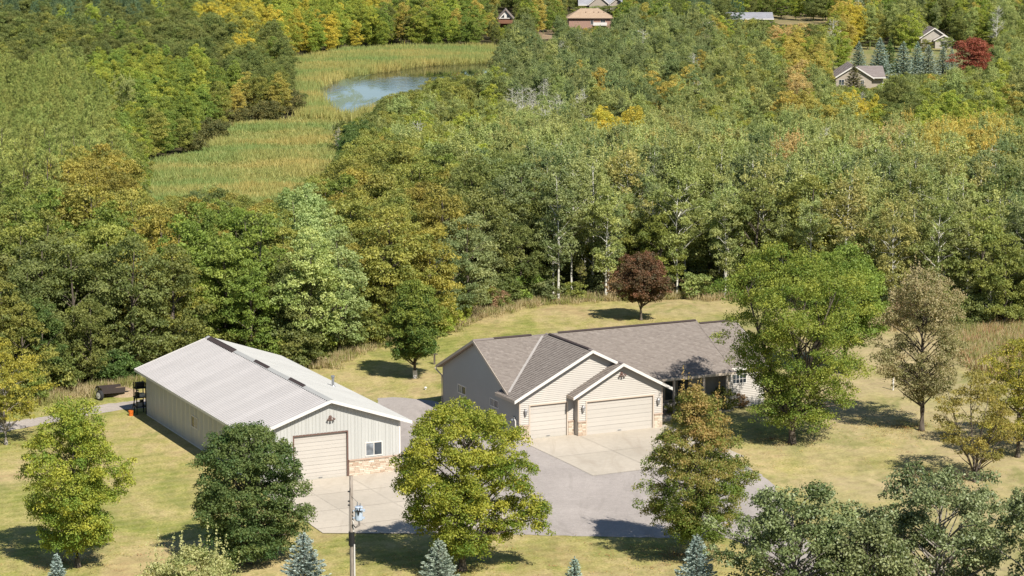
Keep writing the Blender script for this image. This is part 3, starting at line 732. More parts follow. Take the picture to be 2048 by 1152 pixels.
# roofs
def hue_attr(me, vals):
    a = me.attributes.new('hue', 'FLOAT', 'FACE'); a.data.foreach_set('value', np.asarray(vals, dtype=np.float32))
def shingled(parent, pts, down, mat=M_SHINGLE, row=.14, tab=.19, thick=.03, base_t=.10, seed=1, under=M_SOFFIT, name='roof'):
    """roof plane: solid deck under single shingle tabs laid in courses. pts: convex polygon (upper face), down: downhill vector in plan"""
    rg = random.Random(seed)
    P = [Vector(p) for p in pts]; n = (P[1]-P[0]).cross(P[2]-P[0]).normalized()
    if n.z < 0: n = -n
    d = Vector((down[0], down[1], 0)).normalized(); d = (d-n*d.dot(n)).normalized(); r = n.cross(d).normalized()
    deck = MB(); deck.prism(P, -n*base_t); dk = deck.build(name, [under], parent)
    o = P[0]; A = [((p-o).dot(r), (p-o).dot(d)) for p in P]
    us = [a[0] for a in A]; vs = [a[1] for a in A]
    m = MB(); hv = []
    v = min(vs)-.02; j = 0
    def clip(poly):
        k = len(A); area = sum(A[i][0]*A[(i+1) % k][1]-A[(i+1) % k][0]*A[i][1] for i in range(k)); sg = 1 if area > 0 else -1
        for i in range(k):
            a = A[i]; b = A[(i+1) % k]; q = []
            for t in range(len(poly)):
                s, e_ = poly[t], poly[(t+1) % len(poly)]
                fs = sg*((b[0]-a[0])*(s[1]-a[1])-(b[1]-a[1])*(s[0]-a[0])); fe = sg*((b[0]-a[0])*(e_[1]-a[1])-(b[1]-a[1])*(e_[0]-a[0]))
                if fs >= -1e-9: q.append(s)
                if (fs >= -1e-9) != (fe >= -1e-9):
                    w = fs/(fs-fe); q.append(tuple(s[c]+(e_[c]-s[c])*w for c in range(3)))
            poly = q
            if len(poly) < 3: return None
        return poly
    while v < max(vs):
        u = min(us)-rg.random()*tab
        while u < max(us):
            w = tab*rg.uniform(.7, 1.3); h = thick*rg.uniform(.7, 1.25)
            q = clip([(u, v, .004), (u+w-.006, v, .004), (u+w-.006, v+row, h), (u, v+row, h)])
            if q:
                top = [o+r*a+d*b+n*c for a, b, c in q]; m.poly(top); hh = min(1, max(0, rg.gauss(.5, .22))); hv.append(hh)
                for t in range(len(q)):
                    s, e_ = q[t], q[(t+1) % len(q)]
                    if abs(s[1]-(v+row)) < 1e-6 and abs(e_[1]-(v+row)) < 1e-6:
                        m.poly([o+r*s[0]+d*s[1]+n*s[2], o+r*e_[0]+d*e_[1]+n*e_[2], o+r*e_[0]+d*e_[1]+n*.001, o+r*s[0]+d*s[1]+n*.001]); hv.append(hh*.6)
            u += w
        v += row; j += 1
    me = m.mesh('shingles', mat, fix=False); hue_attr(me, hv)
    so = link('shingles', me, dk); so['kind'] = 'stuff'
    return dk
mz = lambda v: R4-SF*(VR-v)
bkz = lambda v: R4-SBk*(v-VR)
gz = lambda u: R2-SG*abs(u-GU)
b3 = lambda u: R3-SB3*abs(u-BC)
shingled(house, [(-.3, VR, R4), (-.3, VF, mz(VF)), (WU0+.1, VF, mz(VF)), (WU0+.1, VR, R4)], (0, -1), seed=1)
shingled(house, [(-.3, VR, R4), (WU0+.02, VR, R4), (WU0+.02, VB, bkz(VB)), (-.3, VB, bkz(VB))], (0, 1), seed=2)
shingled(house, [(GU, -.40, R2), (-.525, -.40, E2), (-.525, 2.5, E2), (GU, 2.5, R2)], (-1, 0), seed=3)
shingled(house, [(GU, 2.5, R2), (.8, 2.5, gz(.8)), (GU, VR-.05, R2)], (-1, 0), seed=13)
shingled(house, [(GU, -.40, R2), (7.4, -.40, gz(7.4)), (7.4, 5.1, gz(7.4)), (GU, VR-.05, R2)], (1, 0), seed=4)
shingled(house, [(BC, BV-.40, R3), (BC-BWd/2-.525, BV-.40, E3), (BC-BWd/2-.525, -.005, E3), (BC, -.005, R3)], (-1, 0), seed=5)
shingled(house, [(BC, BV-.40, R3), (BC+BWd/2+.525, BV-.40, E3), (BC+BWd/2+.525, 1.35, E3), (BC, 5.0, R3)], (1, 0), seed=6)
wz_ = lambda v: WRZ-(WRZ-WEZ)/(WVR-WVE)*(WVR-v)
shingled(house, [(WU0, WVR, WRZ), (WU0, WVE, WEZ), (WU1, WVE, WEZ), (WU1, WVR, WRZ)], (0, -1), seed=7)
shingled(house, [(WU0, WVR, WRZ), (WU1, WVR, WRZ), (WU1, 10.4, WRZ-.5*(10.4-WVR)), (WU0, 10.4, WRZ-.5*(10.4-WVR))], (0, 1), seed=8)
def fascia(a, b, mat=M_WHITE, drop=.17, t=.03, off=(0, 0, 0), name='fascia'):
    a = Vector(a)+Vector(off); b = Vector(b)+Vector(off); m = MB(); d = (b-a); hd = Vector((d.x, d.y, 0)).normalized(); s = Vector((-hd.y, hd.x, 0))*t
    m.prism([a+Vector((0, 0, .035)), b+Vector((0, 0, .035)), b-Vector((0, 0, drop)), a-Vector((0, 0, drop))], s)
    return m.build(name, mat, house)
e2 = BC-BWd/2-.525; e3 = BC+BWd/2+.525
fascia((-.525-.03, -.405, E2-.015), (GU+.01, -.405, R2), off=(0, -.03, 0)); fascia((GU-.01, -.405, R2), (7.6, -.405, gz(7.6)), off=(0, -.03, 0))
fascia((e2-.02, BV-.405, E3-.01), (BC+.01, BV-.405, R3), off=(0, -.03, 0)); fascia((BC-.01, BV-.405, R3), (e3+.02, BV-.405, E3-.01), off=(0, -.03, 0))
fascia((-.525, -.40, E2), (-.525, 2.5, E2), M_TRIM); fascia((-.56, 2.51, E2), (0, 2.51, E2+.0), M_TRIM)
fascia((e2, BV-.40, E3), (e2, -.03, E3), M_TRIM); fascia((e3+.03, BV-.40, E3), (e3+.03, 1.3, E3), M_WHITE)
fascia((-.30, VF, mz(VF)), (-.30, VR, R4), M_TRIM, .16); fascia((-.30, VR, R4), (-.30, VB, bkz(VB)), M_TRIM, .16)
fascia((e3, VF-.004, mz(VF)), (WU0+.12, VF-.004, mz(VF)), M_TRIM, .14, off=(0, -.03, 0))
fascia((WU0-.02, WVE-.005, WEZ), (WU1+.02, WVE-.005, WEZ), M_WHITE, .16, off=(0, -.03, 0))
fascia((WU1+.03, WVE, WEZ), (WU1+.03, WVR, WRZ), M_WHITE, .16)
m = MB(); m.box(WU0+.02, WU1-.02, WVE+.02, WW-.01, WEZ-.16, WEZ-.13); m.box(BU+BWd, WU0+.1, VF+.03, 2.9, 2.70, 2.73); m.box(-.27, .03, 1.2, 1.25, 2.7, 2.72); m.build('soffit', M_SOFFIT, house)
def ridge(a, b, w, h, mat, name):
    a = Vector(a); b = Vector(b); m = MB(); d = (b-a).normalized(); s = Vector((-d.y, d.x, 0)); 
    for k in (-1, 1):
        m.prism([a+Vector((0, 0, h)), a+s*k*w+Vector((0, 0, h-w*.5)), a+s*k*w+Vector((0, 0, h-w*.5-.03)), a+Vector((0, 0, h-.03))], b-a)
    return m.build(name, mat, house)
ridge((-.3, VR, R4), (1.2, VR, R4), .15, .075, M_SHINGLE_FAR, 'ridge_cap')
ridge((1.2, VR-.02, R4), (4.0, VR-.02, R4), .13, .10, M_VENT, 'ridge_vent'); ridge((GU+.9, VR-.02, R4), (WU0, VR-.02, R4), .13, .10, M_VENT, 'ridge_vent')
ridge((GU, .0, R2), (GU, VR-.6, R2), .13, .10, M_VENT, 'ridge_vent'); ridge((GU, -.4, R2), (GU, 0, R2), .14, .07, M_SHINGLE_FAR, 'ridge_cap')
ridge((BC, BV-.4, R3), (BC, 4.2, R3), .14, .07, M_SHINGLE_FAR, 'ridge_cap'); ridge((WU0+.1, WVR-.02, WRZ), (WU1, WVR-.02, WRZ), .12, .09, M_VENT, 'ridge_vent')
# valley between main roof and garage roof
def vpt(u):
    z = gz(u); return Vector((u, VR-(R4-z)/SF, z+.045))
a, b = vpt(-.15), vpt(GU-.35); m = MB(); m.bar(a, b, .17, .02, (-SG*.5, -.25, 1)); m.build('valley_flashing', M_VALLEY, house)
m = MB(); m.tube([(-.38, VB+.02, 2.6), (-.3, VB-.1, 2.45), (-.05, 12.12, 2.1), (-.05, 12.12, .25), (-.2, 12.3, .12)], [.05]*5, 6); m.build('downspout', M_TRIM, house)
m = MB(); m.box(-.3, 16.6, VB+.003, VB+.12, bkz(VB)-.14, bkz(VB)-.02); m.build('gutter', M_TRIM, house)
# porch
m = MB(); m.box(BU+BWd+.02, WU0-.16, .9, 2.88, -.3, .34); m.build('porch_floor', M_CONCRETE, house)
stonework(house, BU+BWd+.1, BU+BWd+1.4, .9, -.1, .30, seed=11)
for i, u in enumerate((12.1, 14.4, 16.2)):
    m = MB(); m.box(u-.07, u+.07, 1.15, 1.29, .34, 2.72); m.build('porch_post', M_TRIM, house)
m = MB(); rl = [(BU+BWd+.25, 12.0), (13.5, 16.1)]
for a_, b_ in rl:
    m.bar((a_, 1.0, 1.28), (b_, 1.0, 1.28), .05, .04); m.bar((a_, 1.0, .45), (b_, 1.0, .45), .04, .03)
    k = a_
    while k < b_: m.bar((k, 1.0, .36), (k, 1.0, 1.28), .02, .02, (0, 1, 0)); k += .13
m.build('porch_railing', M_BLACK, house)
m = MB(); m.box(0.0, 10.2, -.9, -.0, -.5, -.06); m.box(-.02, .03, 0.03, 12, -.4, .14); m.build('foundation', M_MORTAR, house)
hp = [(-.25, -.02), (-.25, -7.6), (10.9, -7.6), (10.9, -.02)]
cc = to_local(G(1186, 953), HX, HY, HA); hp = [(-.1, -.03), (-.1, cc[1]-.1), (cc[0], cc[1]), (BU+BWd+.5, cc[1]), (BU+BWd+.5, -.03)]
hp = [(cc[0]-.0, -.03), (cc[0], cc[1]), (BU+BWd+.5, cc[1]), (BU+BWd+.5, -.03)]
apron('concrete_apron', 'pale concrete apron before the two garage doors', hp, [cc[0], 4.05, BU+BWd+.5], [cc[1], cc[1]/2, -.03], HX, HY, HA, .05)
# ------------------------------------------------------------------ vegetation
def unit(a): return a/np.maximum(np.linalg.norm(a, axis=-1, keepdims=True), 1e-9)
def leaves_mesh(name, P, Tn, N, size, hue, asp, mat):
    """one small lozenge per leaf: P centre, Tn long axis, N facing"""
    n = len(P); B = unit(np.cross(N, Tn)); s = size[:, None]
    fold = unit(np.cross(Tn, B))*s*.10
    V = np.empty((n, 4, 3), np.float32)
    V[:, 0] = P-Tn*s*.5; V[:, 1] = P+B*s*asp*.5+fold-Tn*s*.06; V[:, 2] = P+Tn*s*.5; V[:, 3] = P-B*s*asp*.5+fold-Tn*s*.06
    me = bpy.data.meshes.new(name)
    me.vertices.add(n*4); me.vertices.foreach_set('co', V.reshape(-1))
    me.loops.add(n*4); me.loops.foreach_set('vertex_index', np.arange(n*4, dtype=np.int32))
    me.polygons.add(n); me.polygons.foreach_set('loop_start', np.arange(0, n*4, 4, dtype=np.int32)); me.polygons.foreach_set('loop_total', np.full(n, 4, np.int32))
    me.materials.append(mat); me.update(); hue_attr(me, np.clip(hue, 0, 1)); return me

def clump_leaves(rg, C, rad, per, leaf, hue_c, up=.35, flat=.7, jitter=.25, shell=.55):
    """leaves spread over clumps C (k,3) of radius rad (k,)"""
    k = len(C); cnt = np.maximum(3, (per*(rad/rad.mean())**2).astype(int)); idx = np.repeat(np.arange(k), cnt); n = len(idx)
    d = unit(rg.normal(size=(n, 3))); d[:, 2] = np.where(d[:, 2] < -.35, -d[:, 2]*.6, d[:, 2]); d = unit(d)
    r = rad[idx]*(shell+(1-shell)*rg.random(n)**.7)*(1+rg.normal(size=n)*.10)
    P = C[idx]+d*r[:, None]*np.array([1, 1, flat])
    N = unit(d*.6+np.array([0, 0, up])+rg.normal(size=(n, 3))*.55)
    Tn = unit(np.cross(N, rg.normal(size=(n, 3)))-np.array([0, 0, .25])); N = unit(N-Tn*(N*Tn).sum(1, keepdims=True))
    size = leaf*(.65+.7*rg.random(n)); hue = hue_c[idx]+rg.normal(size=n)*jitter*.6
    return P, Tn, N, size, hue

def envelope(rg, z0, z1, Rr, prof, k, bias=.45, lobes=.16, mind=None, squash=1.0):
    """k clump centres filling a crown whose radius follows prof [(height fraction, radius fraction)]"""
    pf = np.array(prof); ph = rg.random(4)*6.28; out = []; tries = 0
    mind = mind or 0
    while len(out) < k and tries < k*40:
        tries += 1
        t = rg.random(); rr = np.interp(t, pf[:, 0], pf[:, 1])
        if rg.random() > rr+.15: continue
        a = rg.random()*6.283
        rmax = Rr*rr*(1+lobes*math.sin(3*a+ph[0]+4*t)+lobes*.7*math.sin(5*a+ph[1]-7*t))
        r = rmax*(bias+(1-bias)*rg.random()**.6)
        p = (r*math.cos(a), r*math.sin(a)*squash, z0+(z1-z0)*t)
        if mind and any((p[0]-q[0])**2+(p[1]-q[1])**2+(p[2]-q[2])**2 < mind*mind for q in out[-160:]): continue
        out.append(p)
    return np.array(out)

def wood(rg, h, r0, C, nb, lean=(0, 0), forks=1, fork_z=.3, top=.82, sides=6, bmin=.012, twigs=0):
    """trunk, limbs to nb of the clumps, as one tapered branching mesh"""
    m = MB(); pts = []; n = 7; w1, w2 = rg.random()*6, rg.random()*6
    def tp(t, f=0):
        a = 6.283*f/max(forks, 1)+w1; s = max(0, t-fork_z)
        sp = (0 if forks == 1 else h*.30*s)
        return Vector((lean[0]*t*h+math.sin(t*4+w1)*h*.015*t+math.cos(a)*sp, lean[1]*t*h+math.cos(t*5+w2)*h*.015*t+math.sin(a)*sp, t*h*top))
    def tr(t): return r0*(1-.86*t)*(1+.5*max(0, .06-t)/.06)
    for f in range(forks):
        ts = [0, .02, .06, .15, .3, .45, .6, .8, 1.0] if f == 0 else [fork_z*.7, fork_z, .45, .6, .8, 1.0]
        ts = sorted(set(t for t in ts if f == 0 or t >= fork_z*.7))
        m.tube([tp(t, f) for t in ts], [tr(t)*(.85 if forks > 1 and t > fork_z else 1) for t in ts], sides)
    if len(C):
        idx = rg.choice(len(C), min(nb, len(C)), replace=False)
        for q in idx:
            c = Vector(C[q]); f = int(rg.integers(forks)) if forks > 1 else 0
            hd = math.hypot(c.x, c.y); t = (c.z-hd*(.55+.5*rg.random()))/(h*top); t = min(.97, max(.16 if forks == 1 else fork_z+.04, t))
            if forks > 1: f = min(range(forks), key=lambda g: (tp(t, g)-c).length)
            a = tp(t, f); rr = min(tr(t)*.55, .02+.011*(c-a).length*r0/.12+.01)
            mid = a.lerp(c, .5)+Vector((rg.normal()*.12, rg.normal()*.12, (c-a).length*.08))
            m.tube([a, mid, c], [rr, rr*.6, max(bmin*.5, rr*.2)], 4, cap=False)
            for _ in range(twigs):
                e = mid.lerp(c, rg.random())+0*c; g = e+Vector((rg.normal()*.5, rg.normal()*.5, abs(rg.normal())*.45)); m.tube([e, g], [bmin*.8, bmin*.3], 3, cap=False)
    return m

ROUND = [(0, .45), (.12, .8), (.35, 1), (.6, .95), (.8, .72), (.93, .42), (1, .12)]
OVAL = [(0, .35), (.15, .75), (.4, 1), (.65, .85), (.85, .5), (1, .1)]
EGG = [(0, .4), (.1, .78), (.25, 1), (.45, .92), (.65, .68), (.85, .36), (1, .06)]
BROAD = [(0, .55), (.2, .9), (.45, 1), (.7, .85), (.88, .55), (1, .2)]
PLUME2 = [(0, .2), (.2, .5), (.45, .9), (.7, 1), (.88, .8), (1, .35)]
PLUME = [(0, .35), (.2, .75), (.45, 1), (.7, .98), (.88, .72), (1, .3)]

def tree_parts(kind, seed, h, rad, z0, prof=ROUND, clumps=90, rc=.7, per=110, leaf=.16, r0=.16, nb=30, bark=None, mat=None, asp=.62, bias=.45,
               flat=.7, forks=1, top=.82, fork_z=.3, lean=(0, 0), up=.35, lobes=.16, topw=.0, extra=(), twigs=0, hjit=.16, sub=0, spike=0, hue0=.42):
    rg = np.random.default_rng(seed)
    if kind in ('maple', 'pear'): clumps = int(clumps*1.45); per = per*1.45; leaf *= .9; bias = .33; flat = max(flat, .95); hjit *= 1.3; rc *= .95
    if kind == 'oak': clumps = int(clumps*1.35); per = per*1.5; bias = .30; leaf *= .85; flat = .95; mat = M_WAXY
    C = envelope(rg, z0+rc*.4, h-rc*.5, max(.2, rad-rc*.55), prof, clumps, bias, lobes, rc*.42)
    for (x, y, z, r_, n_) in extra:
        C = np.vstack([C, np.array([x, y, z])+rg.normal(size=(n_, 3))*r_*np.array([1, 1, .6])])
    rads = rc*(.65+.7*rg.random(len(C)))
    t = (C[:, 2]-z0)/(h-z0); out = np.hypot(C[:, 0], C[:, 1])/rad
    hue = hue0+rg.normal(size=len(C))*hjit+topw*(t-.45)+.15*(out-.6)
    Cw = C
    if sub:      # smaller sprays round every clump give a broken outline
        k = sub; D = unit(rg.normal(size=(len(C)*k, 3))); D[:, 2] = np.abs(D[:, 2])*.9-.25
        C2 = np.repeat(C, k, 0)+D*np.repeat(rads, k)[:, None]*.85*np.array([1, 1, flat]); r2 = np.repeat(rads, k)*(.32+.25*rg.random(len(C2))); h2 = np.repeat(hue, k)+rg.normal(size=len(C2))*hjit*.6
        P1 = clump_leaves(rg, C, rads*.85, per*.35, leaf, hue, up, flat); P2 = clump_leaves(rg, C2, r2, per*.65/k, leaf, h2, up, flat*1.1, shell=.3)
        A = [np.concatenate([a, b]) for a, b in zip(P1, P2)]
    else: A = list(clump_leaves(rg, C, rads, per, leaf, hue, up, flat))
    if spike:    # upright shoots along the top
        top_i = np.argsort(-C[:, 2]-.25*out*rad)[:spike]; B = C[top_i]+rg.normal(size=(len(top_i), 3))*.25; ks = 26; hh = (.5+.6*rg.random(len(B)))
        tt = rg.random((len(B), ks)); Q = B[:, None, :]+np.stack([rg.normal(size=tt.shape)*.10*(1.1-tt), rg.normal(size=tt.shape)*.10*(1.1-tt), tt*hh[:, None]*1.5], -1); Q = Q.reshape(-1, 3)
        n = len(Q); N = unit(rg.normal(size=(n, 3))+np.array([0, 0, .3])); Tn = unit(np.cross(N, rg.normal(size=(n, 3))))
        A = [np.concatenate([a, b]) for a, b in zip(A, (Q, Tn, N, leaf*(.7+.6*rg.random(n)), .85+rg.normal(size=n)*.15))]
    P, Tn, N, size, hu = A
    ok = P[:, 2] > .15; lm = leaves_mesh(kind+'_crown', P[ok], Tn[ok], N[ok], size[ok], hu[ok], asp, mat or M_LEAF)
    wm_ = wood(rg, h, r0, Cw, nb, lean, forks, fork_z, top, twigs=twigs).mesh(kind+'_trunk', bark or M_BARK, True, False)
    return lm, wm_

def pine_parts(seed, h, rad, z0, leaf=.42, clumps=120, per=34, r0=.15, mat=None, asp=.16, prof=None):
    rg = np.random.default_rng(seed)
    C = envelope(rg, z0, h-.2, rad, prof or [(0, .7), (.2, 1), (.5, .9), (.75, .62), (1, .12)], clumps, .35, .2, .35)
    idx = np.repeat(np.arange(len(C)), per); n = len(idx)
    out = unit(C*np.array([1, 1, 0])+1e-3)[idx]
    Tn = unit(out*.55+np.array([0, 0, .75])+rg.normal(size=(n, 3))*.48); P = C[idx]+Tn*leaf*.35+rg.normal(size=(n, 3))*.10
    N = unit(np.cross(Tn, rg.normal(size=(n, 3)))); t = (C[:, 2]-z0)/(h-z0)
    hue = (.4+rg.normal(size=len(C))*.2)[idx]+rg.normal(size=n)*.1
    return leaves_mesh('pine_crown', P, Tn, N, leaf*(.7+.5*rg.random(n)), hue, asp, mat or M_NEEDLE), wood(rg, h, r0, C, 40, (0, 0), 1, .3, .97).mesh('pine_trunk', M_BARK, True, False)

def spruce_parts(seed, h, rad, step=.22, nbr=13, leaf=.17, dens=16, r0=.09, asp=.30):
    rg = np.random.default_rng(seed); P = []; Tn = []; HU = []; tips = []
    z = .15
    while z < h-.12:
        t = z/h; R_ = rad*(1-t)**.82+.05; k = max(4, int(nbr*(1-t*.6))); a0 = rg.random()*6.28
        for j in range(k):
            a = a0+6.283*j/k+rg.normal()*.12; Lb = R_*(.78+.4*rg.random()); d = np.array([math.cos(a), math.sin(a), 0.])
            tips.append((d[0]*Lb*.8, d[1]*Lb*.8, z+Lb*.02)); hb = .45+rg.normal()*.15
            n = max(6, int(dens*Lb/.5)); s = rg.random(n)**.65*Lb
            droop = -.22*s+.30*s*s/max(Lb, .2)
            side = rg.choice([-1, 0, 1], n); perp = np.array([-d[1], d[0], 0.])
            wdt = .30*(Lb-s)*rg.random(n)
            p = d[None]*s[:, None]+perp[None]*(side*wdt)[:, None]+np.array([0, 0, 1.])[None]*(z+droop+rg.normal(size=n)*.03)[:, None]
            tn = unit(d[None]*1.0+perp[None]*(side*.8)[:, None]+np.array([0, 0, .30])+rg.normal(size=(n, 3))*.25)
            P.append(p); Tn.append(tn); HU.append(np.full(n, hb)+.25*(s/Lb-.5)+rg.normal(size=n)*.1)
        z += step*(.8+.4*rg.random())*(1-.35*t)
    n = 14; P.append(np.stack([rg.normal(size=n)*.02, rg.normal(size=n)*.02, h-.35+.35*rg.random(n)], -1)); Tn.append(unit(rg.normal(size=(n, 3))*.5+np.array([0, 0, 1.]))); HU.append(np.full(n, .6))
    P = np.concatenate(P); Tn = np.concatenate(Tn); HU = np.concatenate(HU); n = len(P)
    N = unit(np.cross(Tn, rg.normal(size=(n, 3)))+np.array([0, 0, .6])); N = unit(N-Tn*(N*Tn).sum(1, keepdims=True))
    m = MB(); m.tube([(0, 0, 0), (0, 0, h*.5), (0, 0, h)], [r0, r0*.6, .012], 7)
    for c in tips[::2]: m.tube([(0, 0, c[2]+.03), c], [.014, .006], 3, cap=False)
    return leaves_mesh('spruce_crown', P, Tn, N, leaf*(.7+.6*rg.random(n)), HU, asp, M_NEEDLE), m.mesh('spruce_trunk', M_BARK, True, False)

def bare_parts(seed, h):
    rg = np.random.default_rng(seed); C = envelope(rg, h*.35, h, h*.16, PLUME, 46, .3, .2)
    return None, wood(rg, h, .11, C, 46, (rg.normal()*.02, 0), 1, .3, .97, twigs=5, bmin=.02).mesh('bare_trunk', M_PALE, True, False)

M_WAXY = leaf_material('waxy_leaf', .22, .5, .4)
# palettes: two leaf colours each (real leaf reflectance)
PAL = {
 'oak_dark': ((.120, .150, .042), (.265, .285, .084)),
 'oak_olive': ((.175, .205, .048), (.385, .380, .090)),
 'oak_rust': ((.200, .200, .046), (.410, .350, .078)),
 'green': ((.145, .205, .042), (.275, .335, .065)),
 'deep': ((.075, .130, .036), (.165, .225, .060)),
 'yellowgreen': ((.210, .275, .044), (.430, .440, .075)),
 'yellow': ((.390, .360, .050), (.600, .500, .080)),
 'gold': ((.350, .305, .070), (.540, .440, .110)),
 'orange': ((.420, .330, .130), (.540, .410, .170)),
 'pale': ((.240, .320, .105), (.440, .500, .190)),
 'aspen': ((.210, .255, .084), (.415, .445, .160)),
 'olive_gold': ((.270, .255, .055), (.480, .400, .085)),
 'aspen_gold': ((.235, .250, .080), (.430, .400, .140)),
 'aspen_dim': ((.145, .190, .074), (.285, .320, .128)),
 'red': ((.270, .085, .050), (.390, .135, .080)),
 'maroon':     ((.116, .061, .041), (.217, .102, .058)),
 'brown':      ((.217, .152, .080), (.334, .217, .123)),
 'pine': ((.185, .225, .052), (.330, .350, .095)),
 'pine_dim': ((.080, .130, .060), (.150, .205, .095)),
 'blue': ((.210, .285, .240), (.390, .460, .385)),
 'willow':     ((.123, .138, .051), (.246, .217, .072)),
}
WORD = {'olive_gold': 'olive gold', 'oak_dark': 'dark green', 'oak_olive': 'olive green', 'oak_rust': 'rust tinged', 'green': 'bright green', 'deep': 'deep green', 'yellowgreen': 'yellow green', 'yellow': 'yellow', 'gold': 'golden',
        'orange': 'orange', 'aspen_gold': 'yellowing', 'pale': 'pale lime', 'aspen': 'grey green', 'aspen_dim': 'dull green', 'red': 'red', 'maroon': 'dark maroon', 'brown': 'brown leaved', 'pine': 'light green', 'pine_dim': 'blackish green', 'blue': 'silvery blue', 'willow': 'tawny olive'}
def jit(c, rg=random, a=.14):
    k = 1+rg.uniform(-a, a); return [max(0.004, c[0]*k*(1+rg.uniform(-.07, .07))), max(.004, c[1]*k), max(.003, c[2]*k*(1+rg.uniform(-.12, .12))), 1.0]
def paint(o, pal, a=.14, rg=random):
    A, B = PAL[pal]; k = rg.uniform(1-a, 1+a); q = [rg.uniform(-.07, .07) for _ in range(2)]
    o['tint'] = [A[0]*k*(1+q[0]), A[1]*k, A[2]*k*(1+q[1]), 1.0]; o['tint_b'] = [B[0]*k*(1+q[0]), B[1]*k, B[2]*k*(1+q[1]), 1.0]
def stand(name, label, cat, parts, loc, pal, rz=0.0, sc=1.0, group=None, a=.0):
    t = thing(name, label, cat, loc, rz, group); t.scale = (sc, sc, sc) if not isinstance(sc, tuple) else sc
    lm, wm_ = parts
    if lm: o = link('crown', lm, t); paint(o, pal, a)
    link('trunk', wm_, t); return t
def at_px(px, py): p = G(px, py); return (p.x, p.y, p.z)

# --- trees standing in the yard, each its own shape
Rz = random.uniform
PAL['front_yellow'] = ((.150, .225, .032), (.450, .430, .060)); PAL['centre_maple'] = ((.125, .190, .028), (.430, .395, .060)); PAL['pear'] = ((.135, .195, .038), (.420, .290, .115))
PAL['dark_maple'] = ((.055, .108, .030), (.190, .230, .065)); PAL['big_maple'] = ((.115, .180, .030), (.335, .345, .062)); PAL['small_maple'] = ((.070, .130, .030), (.240, .290, .055))
PAL['oak_front'] = ((.078, .104, .030), (.300, .325, .145)); PAL['spire'] = ((.190, .240, .065), (.500, .470, .220)); PAL['burgundy'] = ((.085, .078, .042), (.215, .105, .062))
PAL['yellow_side'] = ((.203, .230, .041), (.446, .392, .061)); PAL['thin_side'] = ((.176, .182, .047), (.365, .304, .081)); PAL['brown_ash'] = ((.195, .205, .070), (.440, .345, .185))
stand('maple_tree', 'yellow green maple with orange tips on the lawn left of the barn', 'tree',
      tree_parts('maple', 11, 9.0, 2.85, .6, [(0, .35), (.12, .62), (.25, .80), (.42, 1.05), (.65, .98), (.82, .72), (.94, .42), (1, .15)], 150, .62, 210, .125, .15, 50, topw=.25, sub=5), at_px(155, 1135), 'front_yellow', 1.0)
stand('maple_tree', 'dense dark green round maple in front of the barn corner', 'tree',
      tree_parts('maple', 12, 7.6, 3.2, .35, [(0, .55), (.15, .85), (.4, 1.02), (.65, 1.0), (.83, .78), (.94, .5), (1, .2)], 190, .62, 200, .13, .16, 50, hjit=.12, topw=.12, sub=5, mat=M_LEAF), at_px(500, 1128), 'dark_maple', .5)
stand('maple_tree', 'large yellow green maple between barn apron and garage', 'tree',
      tree_parts('maple', 13, 9.3, 3.5, .6, [(0, .4), (.12, .72), (.28, .92), (.5, 1.04), (.7, 1.0), (.86, .76), (.96, .42), (1, .2)], 200, .64, 200, .13, .20, 60, topw=.22, sub=5,
                 extra=((3.9, -.3, 3.2, .42, 7), (3.2, -.2, 2.3, .5, 7), (4.3, .2, 3.0, .3, 3), (-2.9, 0, 4.6, .4, 5))), at_px(925, 1142), 'centre_maple', .0)
stand('pear_tree', 'conical ornamental tree with rusty tips before the front porch', 'tree',
      tree_parts('pear', 14, 9.6, 3.35, 1.0, [(0, .45), (.1, .68), (.25, 1.0), (.42, .96), (.62, .66), (.80, .38), (.92, .2), (1, .08)], 185, .56, 190, .115, .14, 60, topw=.95, sub=5, spike=30, up=.15, hjit=.15, hue0=.20, flat=1.0), at_px(1390, 1120), 'pear', .2)
stand('maple_tree', 'biggest spreading green maple covering the right end of the house', 'tree',
      tree_parts('maple', 15, 12.6, 5.1, .8, [(0, .4), (.12, .5), (.3, .62), (.45, .72), (.6, .84), (.74, 1.0), (.87, .85), (.95, .6), (1, .25)], 210, .80, 170, .14, .22, 80, forks=3, fork_z=.12, topw=.05, sub=5, lobes=.25, extra=((2.6, -.5, 3.0, .7, 12), (3.2, -.3, 5.0, .7, 10), (1.6, -.8, 1.9, .6, 8))), at_px(1584, 888), 'big_maple', .3)
stand('maple_tree', 'pale topped green maple with dark underside behind the biggest maple', 'tree',
      tree_parts('maple', 16, 9.4, 3.3, 1.9, BROAD, 150, .72, 170, .16, .20, 40, topw=.2, sub=4), at_px(1690, 748), 'green', .2)
stand('ash_tree', 'half bare brown ash with dark trunk on the right lawn', 'tree',
      tree_parts('ash', 17, 10.6, 3.15, 1.9, [(0, .35), (.15, .7), (.35, .95), (.6, 1.0), (.8, .8), (1, .3)], 210, .58, 165, .12, .17, 90, topw=.3, sub=5, twigs=2, spike=24, flat=1.0, bias=.3, bark=M_BARK), at_px(1843, 862), 'brown_ash', .7)
stand('locust_tree', 'thin many stemmed yellow green tree at right edge of the dry lawn', 'tree',
      tree_parts('locust', 18, 6.9, 2.6, 1.3, BROAD, 105, .5, 105, .12, .10, 60, forks=4, fork_z=.06, topw=.3, sub=5, twigs=1), at_px(1950, 965), 'thin_side', .2)
stand('locust_tree', 'yellow green tree at right frame edge behind the thin stemmed one', 'tree',
      tree_parts('locust', 19, 7.6, 2.6, 1.0, ROUND, 130, .58, 130, .13, .14, 40, topw=.2, sub=5), at_px(2035, 915), 'yellow_side', .2)
